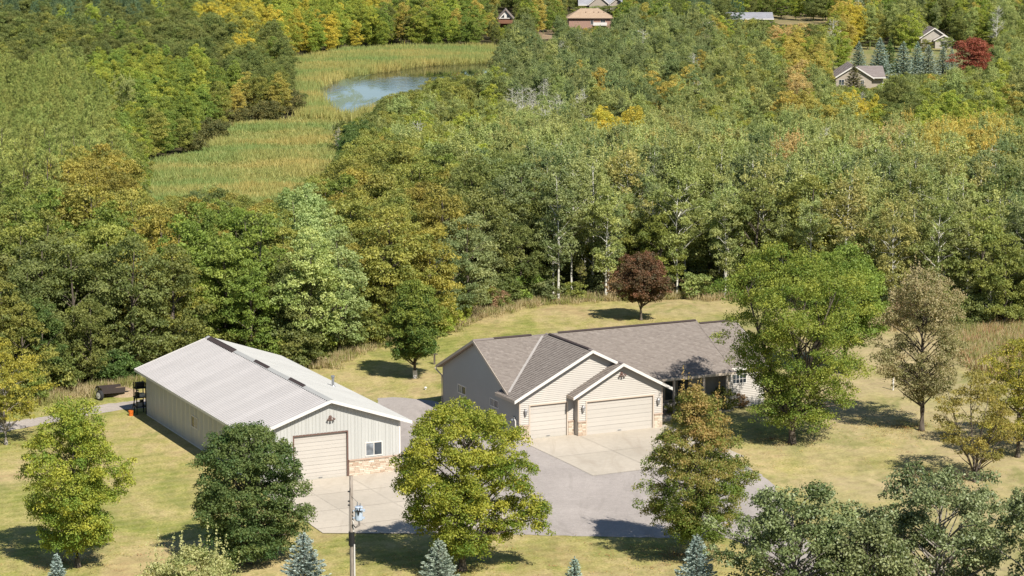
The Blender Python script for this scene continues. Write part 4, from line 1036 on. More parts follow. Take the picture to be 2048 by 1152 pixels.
stand('locust_tree', 'pale trunked green tree cut off by the right frame edge', 'tree',
      tree_parts('locust', 20, 7.2, 2.2, 1.2, ROUND, 90, .58, 130, .13, .13, 40, topw=.1, sub=4, bark=M_GREYB), at_px(2075, 890), 'green', .2)
small = stand('maple_tree', 'small dark green maple with white trunk guard between barn and house', 'tree',
      tree_parts('maple', 21, 7.2, 2.25, 1.25, [(0, .5), (.15, .85), (.4, 1.0), (.65, .9), (.85, .6), (1, .2)], 110, .58, 170, .15, .12, 40, topw=.55, sub=4), at_px(830, 757), 'small_maple', .2)
m = MB(); m.tube([(0, 0, .0), (0, 0, .62)], [.17, .165], 10); m.build('trunk_guard', M_WHITE, small)
stand('maple_tree', 'small burgundy leaved maple on the lawn behind the house', 'tree',
      tree_parts('maple', 22, 5.6, 2.35, 1.3, [(0, .55), (.15, .85), (.4, 1.0), (.65, .95), (.85, .7), (1, .3)], 110, .55, 150, .15, .11, 40, topw=.35, sub=4), at_px(1282, 641), 'burgundy', .2)
stand('ash_tree', 'open yellow green tree at the left frame edge by the gravel track', 'tree',
      tree_parts('ash', 23, 6.9, 2.9, 1.6, BROAD, 115, .55, 120, .14, .11, 50, topw=.3, sub=5, bark=M_GREYB), at_px(12, 890), 'yellow_side', .2)
def by_dist(px, ytop, Y, h=None):
    """place whose top shows at (px, ytop) when it stands Y metres away"""
    dx, dy, dz = ray(px, ytop); t = Y/dy; return dx*t, Y, CAMH+dz*t
for px, yt, Y, rad, lab, pal, sd_ in ((1592, 975, 116, 3.5, 'grey green burr oak in the lower right corner, left of the two front oaks', 'oak_front', 31), (1885, 932, 117, 4.0, 'tallest grey green burr oak in the lower right corner', 'oak_front', 32), (2085, 975, 112, 2.5, 'grey green oak cut by the lower right frame corner', 'oak_front', 33),
                                      (1735, 1045, 113, 2.6, 'low grey green oak between the two tall front oaks', 'oak_front', 34)):
    x, y, z = by_dist(px, yt, Y)
    stand('oak_tree', lab, 'tree', tree_parts('oak', sd_, z, rad, 1.6, [(0, .5), (.2, .9), (.45, 1.05), (.7, .95), (.87, .65), (1, .25)], int(120*rad/3.5), .56, 135, .155, .22, 70, bark=M_GREYB, sub=6, lobes=.25, twigs=1, hjit=.2, asp=.7), (x, y, T(x, y)), pal, .3*sd_)
x, y, z = by_dist(385, 1100, 112)
stand('maple_tree', 'pale cream green tree top with upright shoots at the bottom left frame edge', 'tree',
      tree_parts('maple', 35, z, 3.0, 1.0, BROAD, 110, .5, 130, .125, .15, 40, sub=5, spike=46, topw=.5), (x, y, T(x, y)), 'spire', .3)
for px, yt, Y, rad, lab, sd_ in ((607, 1062, 121, 1.75, 'blue spruce at bottom edge left of the utility pole', 41), (877, 1076, 122, 1.7, 'blue spruce in front of the large central maple trunk', 42),
                                 (1394, 1066, 120, 1.5, 'blue spruce at the foot of the conical rusty tree', 43), (1149, 1112, 122, 1.2, 'small blue spruce between the two asphalt side trees', 44), (113, 1106, 121, 1.1, 'small pale spruce at the lower left corner', 45)):
    x, y, z = by_dist(px, yt, Y)
    stand('spruce_tree', lab, 'tree', spruce_parts(sd_, z, rad*z/4.0*1.0, leaf=.16, dens=30, step=.17), (x, y, T(x, y)), 'blue', sd_)

# --- the woods
V = {}
def add(kind, parts): V.setdefault(kind, []).append(parts)
for i in range(5): add('oak', tree_parts('wood_oak', 100+i, 9.0, 2.7, 1.0, [BROAD, ROUND][i % 2], 84, .66, 165, .165, .17, 26, lobes=.26, sub=4, hjit=.24, twigs=1, flat=.85, top=.9))
for i in range(3): add('leafy', tree_parts('wood_leafy', 120+i, 9.2, 2.5, .9, [ROUND, OVAL, BROAD][i], 84, .62, 165, .165, .14, 22, sub=4, topw=.35, hjit=.2, flat=.9, top=.9))
for i in range(5): add('aspen', tree_parts('wood_aspen', 140+i, 9.8, 1.6+.15*i, 2.3, [PLUME, PLUME2][i % 2], 60, .5, 135, .145, .115, 34, bark=M_PALE, flat=1.1, sub=3, top=.95, hjit=.24, spike=12, twigs=1, bias=.25, lobes=.3))
for i in range(3): add('pine', pine_parts(160+i, 10.5, 2.0, 2.0, .36, 150, 40))
for i in range(2): add('willow', tree_parts('willow', 170+i, 4.2, 2.6, .1, BROAD, 50, .75, 110, .22, .06, 24, forks=4, fork_z=.05, sub=4, hjit=.25, flat=.9))
for i in range(2): add('shrub', tree_parts('shrub', 180+i, 2.4, 1.5, .05, BROAD, 24, .5, 90, .17, .04, 16, forks=4, fork_z=.05, sub=3, hjit=.25))
for i in range(2): add('spruce', spruce_parts(190+i, 9.0, 2.5, .38, 12, .34, 9, .14, .42))
for i in range(2): add('bare', bare_parts(195+i, 9.6))
NM = {'oak': ('oak_tree', 'oak'), 'leafy': ('broadleaf_tree', 'broadleaf tree'), 'aspen': ('aspen_tree', 'aspen'), 'pine': ('pine_tree', 'pine'), 'willow': ('willow_shrub', 'willow shrub'), 'shrub': ('bush', 'bush'), 'spruce': ('spruce_tree', 'spruce'), 'bare': ('dead_aspen', 'bare white aspen')}
HT = {'oak': 9.0, 'leafy': 9.2, 'aspen': 10.1, 'pine': 10.5, 'willow': 4.2, 'shrub': 2.4, 'spruce': 9.0, 'bare': 9.6}
RD = {'oak': 2.7, 'leafy': 2.5, 'aspen': 1.8, 'pine': 2.0, 'willow': 2.6, 'shrub': 1.5, 'spruce': 2.4, 'bare': 1.4}

# ground that stays in sight: nothing of the woods may stand on it or in front of it (pixels of the photograph)
MARSH_SEEN = [(300, 352), (296, 385), (303, 408), (335, 398), (372, 380), (430, 368), (468, 392), (520, 398), (570, 388), (606, 364), (640, 348), (668, 318), (664, 290), (650, 262), (652, 236), (700, 238), (742, 222), (752, 192), (800, 180), (838, 178), (850, 158), (905, 146), (972, 146), (978, 106), (880, 104), (780, 106), (700, 112), (640, 124), (592, 136), (590, 170), (620, 190), (632, 215), (640, 240), (600, 252), (520, 258), (470, 266), (430, 292), (398, 322), (350, 344)]
YARD_SEEN = [(-80, 850), (0, 842), (60, 828), (130, 806), (190, 800), (262, 780), (300, 760), (420, 672), (560, 712), (640, 742), (690, 716), (760, 695), (870, 676), (945, 645), (1050, 616), (1200, 605), (1420, 602), (1480, 640), (1800, 690), (1960, 668), (2100, 672), (2100, 1300), (-80, 1300)]
BOXES = [(1670, 124, 1770, 172), (1850, 62, 1888, 82), (1136, 14, 1224, 50), (998, 13, 1025, 50), (1446, 26, 1548, 37), (1550, 29, 1655, 46), (1074, 58, 1102, 74), (1775, 44, 1792, 50), (1170, -4, 1240, 7), (1704, 90, 1760, 122), (1745, 90, 1900, 146), (1914, 84, 1976, 132), (1555, 2, 1574, 34)]
marsh_w = MARSH_SEEN; yard_in = yard_poly
def blocked(x, y, z, h, r):
    for t, ks in ((.2, (-.5, .5)), (.35, (-.8, 0, .8)), (.5, (-.9, -.3, .3, .9)), (.65, (-.9, 0, .9)), (.8, (-.8, 0, .8)), (.9, (-.4, .4)), (.98, (0,))):
        for k in ks:
            px, py = PX(x+k*r, y, z+h*t)
            if inside(MARSH_SEEN, px, py) or inside(YARD_SEEN, px, py): return True
            for b in BOXES:
                if b[0] < px < b[2] and b[1] < py < b[3]: return True
    return False
marsh_poly = gp(MARSH)
# colour and kind of the canopy by where it shows: later entries win
def Z(shape, mix_, text): return (shape, mix_, text)
def ell(cx, cy, rx, ry): return lambda x, y: ((x-cx)/rx)**2+((y-cy)/ry)**2 < 1
def rect(a, b, c, d): return lambda x, y: a <= x <= c and b <= y <= d
def pol(*p): return lambda x, y: inside(p, x, y)
ZONES = [
 Z(lambda x, y: True, [(3, 'aspen', 'aspen'), (1, 'aspen', 'aspen_dim'), (.8, 'aspen', 'aspen_gold'), (.5, 'oak', 'oak_dark'), (.3, 'oak', 'oak_olive')], 'in the right hand woods'),
 Z(rect(-300, -200, 1000, 170), [(3, 'oak', 'oak_dark'), (1, 'oak', 'oak_olive'), (.5, 'leafy', 'green')], 'on the far slope left of the pond'),
 Z(rect(-300, -200, 330, 60), [(2, 'pine', 'pine_dim'), (2, 'oak', 'oak_dark'), (.4, 'leafy', 'yellowgreen')], 'at the far top left'),
 Z(rect(960, -200, 2300, 60), [(2, 'oak', 'oak_dark'), (1.5, 'leafy', 'green'), (1, 'leafy', 'yellowgreen'), (1, 'aspen', 'aspen_dim'), (.5, 'leafy', 'gold')], 'around the far houses at the top'),
 Z(rect(1400, 40, 2300, 330), [(2, 'aspen', 'aspen'), (1, 'oak', 'oak_dark'), (.8, 'oak', 'oak_olive'), (.5, 'leafy', 'yellowgreen'), (.35, 'leafy', 'gold')], 'in the woods toward the far tan house'),
 Z(rect(985, 55, 1420, 215), [(3, 'aspen', 'aspen_dim'), (1.2, 'aspen', 'aspen'), (.8, 'oak', 'oak_dark'), (.2, 'leafy', 'gold')], 'in the woods right of the pond'),
 Z(rect(600, 170, 1000, 360), [(2, 'oak', 'oak_olive'), (1.2, 'leafy', 'yellowgreen'), (1, 'aspen', 'aspen'), (1, 'oak', 'oak_dark')], 'below the pond'),
 Z(pol((-300, 340), (300, 340), (300, 420), (640, 340), (960, 380), (1000, 620), (760, 700), (640, 760), (-300, 900)), [(3, 'oak', 'oak_olive'), (1, 'oak', 'oak_rust'), (1.6, 'oak', 'oak_dark'), (.6, 'leafy', 'green')], 'in the wood behind the barn'),
 Z(rect(-300, 560, 640, 900), [(2, 'oak', 'oak_dark'), (1.2, 'oak', 'oak_olive'), (.7, 'leafy', 'deep')], 'along the wood edge behind the barn'),
 Z(pol((-300, 130), (150, 140), (240, 215), (268, 300), (225, 370), (130, 425), (-300, 450)), [(5, 'pine', 'pine')], 'in the pine stand at the left'),
 Z(pol((180, 120), (330, 112), (480, 150), (520, 190), (480, 250), (330, 230), (200, 190)), [(3, 'leafy', 'yellowgreen'), (1, 'leafy', 'green')], 'in the pale belt above the marsh'),
 Z(ell(300, 275, 90, 75), [(2, 'leafy', 'green'), (1, 'leafy', 'yellowgreen'), (1, 'oak', 'oak_olive')], 'between pine stand and marsh'),
 Z(ell(460, 60, 80, 50), [(3, 'leafy', 'yellow'), (1, 'leafy', 'oak_olive')], 'on the far slope with yellow crowns'),
 Z(ell(660, 50, 120, 62), [(3, 'leafy', 'yellowgreen'), (1.3, 'leafy', 'yellow'), (.6, 'leafy', 'green')], 'on the bank left above the pond'),
 Z(ell(390, 90, 75, 40), [(3, 'oak', 'oak_dark')], 'on the far slope left of the pond'),
 Z(rect(770, 0, 1000, 110), [(1.6, 'leafy', 'green'), (1, 'leafy', 'gold'), (1, 'leafy', 'yellowgreen'), (1.2, 'oak', 'oak_dark')], 'on the bank behind the pond'),
 Z(ell(540, 205, 110, 55), [(2, 'willow', 'willow'), (1.2, 'oak', 'oak_olive'), (.6, 'leafy', 'gold')], 'at the marsh edge'),
 Z(ell(605, 215, 40, 30), [(2, 'willow', 'gold'), (1, 'willow', 'willow')], 'at the marsh edge'),
 Z(ell(420, 270, 60, 60), [(3, 'willow', 'willow'), (.5, 'willow', 'yellowgreen')], 'at the marsh edge'),
 Z(ell(180, 395, 80, 35), [(3, 'oak', 'olive_gold'), (1, 'oak', 'oak_rust')], 'in the wood behind the barn'),
 Z(ell(270, 440, 160, 55), [(2, 'oak', 'oak_rust'), (1, 'oak', 'oak_olive')], 'in the wood behind the barn'),
 Z(ell(295, 520, 52, 45), [(3, 'leafy', 'olive_gold')], 'in the wood behind the barn'),
 Z(ell(440, 560, 85, 85), [(3, 'leafy', 'green')], 'in the wood behind the barn'),
 Z(ell(592, 440, 45, 50), [(3, 'leafy', 'pale')], 'in the wood behind the barn'),
 Z(ell(640, 540, 42, 100), [(3, 'leafy', 'pale')], 'in the wood behind the barn'),
 Z(pol((610, 330), (760, 300), (860, 380), (870, 500), (800, 560), (700, 560), (690, 430)), [(3, 'oak', 'oak_olive'), (1.2, 'oak', 'oak_rust')], 'between marsh and house'),
 Z(ell(885, 500, 60, 60), [(2, 'oak', 'oak_rust'), (1, 'leafy', 'gold')], 'between marsh and house'),
 Z(ell(900, 600, 85, 50), [(3, 'leafy', 'yellowgreen')], 'at the wood edge behind the small maple'),
 Z(ell(1000, 470, 110, 100), [(3, 'oak', 'oak_dark'), (1, 'oak', 'aspen_dim')], 'in the woods behind the house'),
 Z(ell(760, 205, 60, 35), [(3, 'oak', 'oak_dark')], 'below the pond'), Z(ell(880, 175, 75, 35), [(3, 'oak', 'oak_olive')], 'below the pond'),
 Z(ell(700, 290, 30, 35), [(3, 'oak', 'deep')], 'below the pond'),
 Z(ell(1230, 275, 65, 32), [(3, 'leafy', 'yellow')], 'in the right hand woods'), Z(ell(1590, 65, 65, 26), [(3, 'leafy', 'orange')], 'in the rusty patch below the dry field'),
 Z(ell(1690, 48, 42, 26), [(3, 'leafy', 'gold'), (1, 'leafy', 'yellow')], 'below the dry field'), Z(ell(1600, 178, 26, 26), [(3, 'leafy', 'orange')], 'left of the far tan house'),
 Z(ell(1340, 190, 42, 24), [(2, 'leafy', 'gold')], 'in the right hand woods'), Z(ell(1735, 220, 55, 30), [(3, 'leafy', 'yellow')], 'below the far tan house'), Z(ell(1595, 235, 50, 22), [(2, 'leafy', 'gold')], 'in the right hand woods'),
 Z(ell(1910, 250, 75, 38), [(3, 'leafy', 'yellowgreen')], 'in the woods at the right'), Z(ell(1810, 225, 45, 28), [(3, 'oak', 'oak_dark')], 'in the woods at the right'),
 Z(ell(1925, 330, 95, 50), [(2, 'aspen', 'gold'), (1, 'aspen', 'aspen')], 'in the woods at the right'), Z(ell(1760, 350, 40, 26), [(2, 'aspen', 'orange'), (1, 'aspen', 'aspen')], 'in the woods at the right'),
 Z(ell(1600, 120, 60, 28), [(2, 'leafy', 'gold'), (1, 'oak', 'oak_olive'), (1, 'leafy', 'yellowgreen')], 'left of the far tan house'), Z(ell(1850, 290, 60, 30), [(2, 'leafy', 'yellowgreen'), (1, 'aspen', 'gold')], 'in the woods at the right'),
 Z(ell(1570, 365, 30, 20), [(2, 'aspen', 'orange')], 'in the right hand woods'), Z(ell(1100, 235, 80, 35), [(2, 'aspen', 'aspen'), (1.6, 'bare', 'aspen')], 'in the right hand woods'),
 Z(ell(1420, 18, 60, 20), [(2, 'oak', 'oak_dark'), (1, 'pine', 'pine_dim')], 'behind the far long roof'),
]
def zone(px, py):
    z = ZONES[0]
    for q in ZONES:
        if q[0](px, py): z = q
    r = random.random()*sum(w for w, _, _ in z[1])
    for w, k, p in z[1]:
        r -= w
        if r <= 0: return k, p, z[2]
    return z[1][0][1], z[1][0][2], z[2]
spots = []
cells = {}
def try_tree(x, y, scale_r=1.0, force=None, dens=1.0):
    z = T(x, y); px, py = PX(x, y, z+6.5)
    if not (-430 < px < 2480 and py > -110): return
    if inside(yard_in, x, y) or inside(marsh_poly, x, y): return
    k, pal, text = force or zone(px, py)
    if k == 'aspen' and random.random() < .03 and y > 262: k = 'bare'
    s = random.uniform(.72, 1.22)*(1.0 if y < 600 else 1.15); h = HT[k]*s; r = RD[k]*s
    if k not in ('willow', 'shrub') and blocked(x, y, z, h, r):
        ok = False
        for s2 in (.72, .5):
            if not blocked(x, y, z, HT[k]*s2, RD[k]*s2): s = s2*random.uniform(.95, 1.05); ok = True; break
        if not ok:
            k = 'willow' if y > 240 else 'shrub'; s = random.uniform(.6, 1.0)
            if pal in ('aspen', 'aspen_dim', 'pine'): pal = 'oak_olive'
            if blocked(x, y, z, HT[k]*s, RD[k]*s): return
    elif k in ('willow', 'shrub') and blocked(x, y, z, h, r): return
    spots.append((y, x, z, k, pal, s, text))
y = 172.0
while y < 960:
    sp = 2.9 if y < 260 else (3.4 if y < 420 else (4.3 if y < 620 else 6.0))
    half = (1024+430)/FPX*y+4; x = -half+random.random()*sp
    while x < half:
        try_tree(x+random.uniform(-.38, .38)*sp, y+random.uniform(-.4, .4)*sp); x += sp*random.uniform(.85, 1.15)
    y += sp*1.02
for k in range(1900):
    x, y = random.uniform(-55, 70), random.uniform(165, 250)
    near = min((Vector((x, y))-Vector(q)).length for q in yard)
    if near > 16 or inside(yard_in, x, y) or inside(marsh_poly, x, y): continue
    px, py = PX(x, y, T(x, y)+2); kk, pal, text = zone(px, py)
    if px > 1000 and random.random() < .45: continue
    kind = random.choice(['shrub', 'willow', 'aspen' if px > 1000 else 'leafy']); s = random.uniform(.6, 1.1) if kind != 'aspen' and kind != 'leafy' else random.uniform(.3, .5)
    if kind == 'willow': s *= .75
    if blocked(x, y, T(x, y), HT[kind]*s, RD[kind]*s*.7): continue
    spots.append((y, x, T(x, y), kind, pal if pal != 'pine' else 'oak_dark', s, 'under the wood edge'))
# bushes closing the foot of the wood along the yard
for i in range(len(yard)-1):
    a, b = Vector(yard[i]), Vector(yard[i+1]); n = int((b-a).length/1.1)
    for k in range(n):
        p = a.lerp(b, (k+random.random())/max(n, 1)); nrm = Vector((-(b-a).y, (b-a).x)).normalized()
        q = p+nrm*random.uniform(1.0, 4.5); px, py = PX(q.x, q.y, 1)
        if 1050 < px < 1420 and random.random() < .35: continue
        pal = random.choice(['deep', 'oak_dark', 'green', 'oak_olive'] if px < 700 else ['yellowgreen', 'oak_olive', 'brown', 'green'] if px < 1060 else ['oak_dark', 'aspen_dim', 'oak_olive', 'brown'])
        s = random.uniform(.6, 1.25); z = T(q.x, q.y); kind = 'shrub' if random.random() < .6 or (px > 1050) else 'willow'
        if kind == 'willow': s *= .8
        if inside(yard_in, q.x, q.y): continue
        spots.append((q.y, q.x, z, kind, pal, s, 'at the foot of the wood edge'))
spots.sort(key=lambda s: s[0])

LANDMARK = [('the metal barn roof', 480, 700), ('the burgundy maple', 1285, 580), ('the pond', 760, 180), ('the marsh', 480, 340), ('the house ridge', 1150, 650), ('the biggest maple', 1590, 600), ('the brown ash', 1850, 640), ('the far tan house', 1720, 150), ('the pine stand', 110, 280), ('the small dark maple', 835, 610), ('the dry field', 1600, 36), ('the orange roofed house', 1180, 30), ('the red maple', 1945, 115), ('the white gabled house', 1010, 35), ('the left frame edge', 0, 560), ('the right frame edge', 2048, 420)]
def where(px, py):
    n, lx, ly = min(LANDMARK, key=lambda l: math.hypot((l[1]-px), (l[2]-py)*1.3)); dx, dy = px-lx, py-ly
    a = ('just ' if math.hypot(dx, dy) < 70 else 'well ' if math.hypot(dx, dy) > 190 else '')
    if abs(dx) > 1.6*abs(dy): w = 'right of' if dx > 0 else 'left of'
    elif abs(dy) > 1.6*abs(dx): w = 'above' if dy < 0 else 'below'
    else: w = ('upper ' if dy < 0 else 'lower ')+('right of' if dx > 0 else 'left of')
    return (a+w+' '+n).strip()
def where2(px, py):
    q = sorted(LANDMARK, key=lambda l: math.hypot((l[1]-px), (l[2]-py)*1.3))[:2]; out = []
    for n, lx, ly in q:
        dx, dy = px-lx, py-ly; a = 'just ' if math.hypot(dx, dy) < 60 else 'far ' if math.hypot(dx, dy) > 200 else ''
        out.append(a+(('right of' if dx > 0 else 'left of') if abs(dx) > abs(dy) else ('below' if dy > 0 else 'above'))+' '+n)
    s = out[0]+' and '+out[1]
    return s if len(s.split()) <= 11 else out[0]
seen_lab = set(); SHAPE = ['broad', 'ragged', 'rounded', 'full', 'open']
count = {}; far = []; protos = {}; LIM = {'oak': 290, 'leafy': 270, 'aspen': 290, 'pine': 160, 'willow': 160, 'shrub': 200, 'bare': 40, 'spruce': 20}
# joined versions (crown and trunk in one mesh) for trees too small to show their parts
def joined(k, i):
    key = (k, i)
    if key in protos: return protos[key]
    lm, wm_ = V[k][i]
    if lm is None: protos[key] = wm_; return wm_
    bm = bmesh.new(); bm.from_mesh(lm); nf = len(bm.faces); bm.from_mesh(wm_)
    bm.faces.ensure_lookup_table()
    for f in bm.faces[nf:]: f.material_index = 1
    me = bpy.data.meshes.new(NM[k][0]); bm.to_mesh(me); bm.free()
    me.materials.clear(); me.materials.append(lm.materials[0]); me.materials.append(wm_.materials[0]); protos[key] = me; return me
for (y, x, z, k, pal, s, text) in spots:
    i = random.randrange(len(V[k])); rz = random.uniform(0, 6.283); c = count.get(k, 0)
    px, py = PX(x, y, z+HT[k]*s*.75)
    sc = (s*random.uniform(.92, 1.08), s*random.uniform(.92, 1.08), s)
    if c < LIM[k] and -20 < px < 2068 and py > -10:
        count[k] = c+1; nm, word = NM[k]
        adj = 'tall ' if s > 1.08 else 'small ' if s < .86 else ''
        lab = adj+(WORD[pal]+' ' if k != 'bare' else '')+word+' '+where2(px, py)
        if lab in seen_lab and len((lab+' '+text).split()) <= 16: lab = lab+', '+text
        if lab in seen_lab:
            for w_ in SHAPE[i % 5:]+SHAPE[:i % 5]:
                l2 = (w_+' '+lab)
                if len(l2.split()) > 16: l2 = w_+' '+adj+(WORD[pal]+' ' if k != 'bare' else '')+word+' '+where(px, py)
                if l2 not in seen_lab: lab = l2; break
        seen_lab.add(lab)
        grp = {'oak': 'oaks', 'leafy': 'broadleaf trees', 'aspen': 'aspens', 'pine': 'pines', 'bare': 'bare aspens', 'spruce': 'spruces', 'willow': 'willow shrubs', 'shrub': 'bushes'}[k]+' of the surrounding woods'
        if y < 300 and k != 'shrub':
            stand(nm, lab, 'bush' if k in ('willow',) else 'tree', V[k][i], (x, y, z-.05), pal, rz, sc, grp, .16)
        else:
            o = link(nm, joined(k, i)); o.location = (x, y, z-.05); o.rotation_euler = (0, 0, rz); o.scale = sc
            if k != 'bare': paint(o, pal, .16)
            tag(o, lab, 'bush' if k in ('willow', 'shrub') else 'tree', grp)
    else: far.append((x, y, z-.05, k, i, rz, sc, pal))
print('trees', len(spots), 'individual', sum(count.values()), count, 'far', len(far))

def scatter(name, label, items, meshes):
    """one object that stands many copies: items (x, y, z, index, rz, scale3, tintA, tintB)"""
    col = bpy.data.collections.new(name+'_kinds')
    for j, me in enumerate(meshes):
        o = bpy.data.objects.new('kind_%03d' % j, me); col.objects.link(o)
    pm = bpy.data.meshes.new(name); pm.vertices.add(len(items)); pm.vertices.foreach_set('co', np.array([i[:3] for i in items], np.float32).reshape(-1))
    def at_(nm, ty, data, key):
        a = pm.attributes.new(nm, ty, 'POINT'); a.data.foreach_set(key, data)
    at_('pick', 'INT', np.array([i[3] for i in items], np.int32), 'value')
    at_('turn', 'FLOAT_VECTOR', np.array([(0, 0, i[4]) for i in items], np.float32).reshape(-1), 'vector')
    at_('size', 'FLOAT_VECTOR', np.array([i[5] for i in items], np.float32).reshape(-1), 'vector')
    at_('tint', 'FLOAT_COLOR', np.array([tuple(i[6][:3])+(1,) for i in items], np.float32).reshape(-1), 'color')
    at_('tint_b', 'FLOAT_COLOR', np.array([tuple(i[7][:3])+(1,) for i in items], np.float32).reshape(-1), 'color')
    ob = link(name, pm); tag(ob, label, kind='stuff')
    ng = bpy.data.node_groups.new(name+'_nodes', 'GeometryNodeTree'); ng.interface.new_socket('Geometry', in_out='INPUT', socket_type='NodeSocketGeometry'); ng.interface.new_socket('Geometry', in_out='OUTPUT', socket_type='NodeSocketGeometry')
    N = ng.nodes; K = ng.links; gi = N.new('NodeGroupInput'); go = N.new('NodeGroupOutput'); ip = N.new('GeometryNodeInstanceOnPoints'); ci = N.new('GeometryNodeCollectionInfo')
    ci.inputs['Collection'].default_value = col; ci.inputs['Separate Children'].default_value = True; ci.inputs['Reset Children'].default_value = True
    def na(nm, ty):
        a = N.new('GeometryNodeInputNamedAttribute'); a.data_type = ty; a.inputs[0].default_value = nm; return a.outputs[0]
    K.new(gi.outputs[0], ip.inputs['Points']); K.new(ci.outputs[0], ip.inputs['Instance']); ip.inputs['Pick Instance'].default_value = True
    K.new(na('pick', 'INT'), ip.inputs['Instance Index'])
    er = N.new('FunctionNodeEulerToRotation'); K.new(na('turn', 'FLOAT_VECTOR'), er.inputs[0]); K.new(er.outputs[0], ip.inputs['Rotation'])
    K.new(na('size', 'FLOAT_VECTOR'), ip.inputs['Scale']); K.new(ip.outputs[0], go.inputs[0])
    md = ob.modifiers.new('scatter', 'NODES'); md.node_group = ng
    return ob
keys = sorted({(f[3], f[4]) for f in far}); pick = {k: n for n, k in enumerate(keys)}
def tints(pal, a=.16):
    A, B = PAL[pal]; k = random.uniform(1-a, 1+a); q = random.uniform(-.07, .07)
    return (A[0]*k*(1+q), A[1]*k, A[2]*k), (B[0]*k*(1+q), B[1]*k, B[2]*k)
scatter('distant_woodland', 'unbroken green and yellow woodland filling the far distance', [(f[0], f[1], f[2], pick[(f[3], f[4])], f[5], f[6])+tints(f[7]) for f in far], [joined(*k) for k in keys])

# --- cattails of the marsh, rough grass at the wood edge
def tuft(seed, n, h, spread, w, lean=.18):
    rg = np.random.default_rng(seed); P = np.stack([rg.normal(size=n)*spread, rg.normal(size=n)*spread, np.zeros(n)], -1); Tn = unit(rg.normal(size=(n, 3))*lean+np.array([0, 0, 1.]))
    hh = h*(.6+.5*rg.random(n)); P = P+Tn*hh[:, None]*.5; N = unit(np.cross(Tn, rg.normal(size=(n, 3)))); return leaves_mesh('blades', P, Tn, N, hh, .5+rg.normal(size=n)*.25, w/h, M_LEAF)
reeds = [tuft(300+i, 70, 2.1, .9, .13) for i in range(3)]
marsh_items = []; mp = gp(MARSH); x0, x1 = min(p[0] for p in mp), max(p[0] for p in mp); y0, y1 = min(p[1] for p in mp), max(p[1] for p in mp)
y = y0
while y < y1:
    x = x0
    while x < x1:
        a, b = x+random.uniform(-.8, .8), y+random.uniform(-1.1, 1.1)
        if inside(mp, a, b) and not inside(pond_xy, a, b):
            px, py = PX(a, b, T(a, b)+1)
            t = .42+.26*math.sin(b*.16+a*.03+1.3*math.sin(a*.06))+.18*math.sin(b*.37-a*.11)+.14*math.sin(a*.23+b*.05)+random.gauss(0, .12)
            if 480 < px < 640 and 300 < py < 400: t += .3
            if px < 420: t -= .22
            dw = min(math.hypot(a-q[0], b-q[1]) for q in pond_xy) if py < 275 else 99
            hz = .48+.22*math.sin(b*.21+a*.09)*math.sin(a*.17-b*.06); 
            if dw < 7: hz = 1.0; t += .35*(1-dw/7)
            elif py < 150: hz = .85
            if random.random() < .10: x += 1.0; continue
            t = min(1, max(0, t)); g1, g2 = (.190, .270, .080), (.290, .360, .120); o1, o2 = (.350, .310, .100), (.530, .440, .160)
            A = [g1[i]*(1-t)+o1[i]*t for i in range(3)]; B = [g2[i]*(1-t)+o2[i]*t for i in range(3)]
            marsh_items.append((a, b, T(a, b), random.randrange(3), random.uniform(0, 6.28), (1, 1, hz*random.uniform(.65, 1.25)), A, B))
        x += 1.25
    y += 1.8
scatter('reeds', 'dense green and gold cattails round the pond and over the marsh', marsh_items, reeds)
grass = [tuft(320+i, 46, .62, .28, .045, .35) for i in range(3)]
gi_ = []
for i in range(len(yard)-1):
    a, b = Vector(yard[i]), Vector(yard[i+1]); n = int((b-a).length*11)
    for k in range(n):
        p = a.lerp(b, random.random()); nrm = Vector((-(b-a).y, (b-a).x)).normalized(); q = p+nrm*random.gauss(.5, .7)
        c = random.choice([((.30, .25, .12), (.50, .41, .24)), ((.34, .27, .14), (.54, .44, .27)), ((.20, .22, .06), (.34, .33, .12))])
        gi_.append((q.x, q.y, T(q.x, q.y)+.02, random.randrange(3), random.uniform(0, 6.28), (1, 1, random.uniform(.6, 1.4)), c[0], c[1]))
mpoly = gp([(1890, 672), (1940, 735), (2000, 760), (2120, 770), (2120, 640), (1960, 645)])
for k in range(2600):
    px_, py_ = random.uniform(1885, 2110), random.uniform(650, 765)
    p = G(px_, py_)
    if inside(mpoly, p.x, p.y):
        c = random.choice([((.36, .20, .10), (.46, .28, .16)), ((.36, .29, .15), (.56, .46, .28)), ((.20, .23, .06), (.34, .35, .12)), ((.22, .25, .07), (.40, .37, .15)), ((.36, .29, .15), (.56, .46, .28))])
        gi_.append((p.x, p.y, p.z+.02, random.randrange(3), random.uniform(0, 6.28), (1.2, 1.2, random.uniform(.8, 1.8)), c[0], c[1]))
scatter('tall_grass', 'unmown tan grass fringing the foot of the woods', gi_, grass)
# leaves fallen on the grass and drive round the yard trees
def litter(cx, cy, r, n, cols):
    for _ in range(n):
        a_, q_ = random.uniform(0, 6.283), abs(random.gauss(0, .6))*r; x, y = cx+math.cos(a_)*q_-1.0, cy+math.sin(a_)*q_+1.0
        k_ = random.uniform(.7, 1.2); c_ = [w*k_ for w in random.choice(cols)]; lit.append((x, y, T(x, y)+.075, 0, random.uniform(0, 6.28), (random.uniform(.7, 1.4),)*3, c_, c_))
lit = []
for px_, py_, r_, n_ in ((155, 1135, 4, 260), (925, 1142, 5, 420), (1390, 1120, 5, 420), (1578, 888, 6, 260), (1843, 862, 5, 420), (1950, 965, 4, 200), (500, 1128, 4, 120), (1282, 641, 3, 60), (12, 890, 4, 120)):
    g_ = G(px_, py_); litter(g_.x, g_.y, r_, n_, [(.34, .22, .08), (.42, .30, .12), (.28, .14, .07), (.36, .33, .10)])
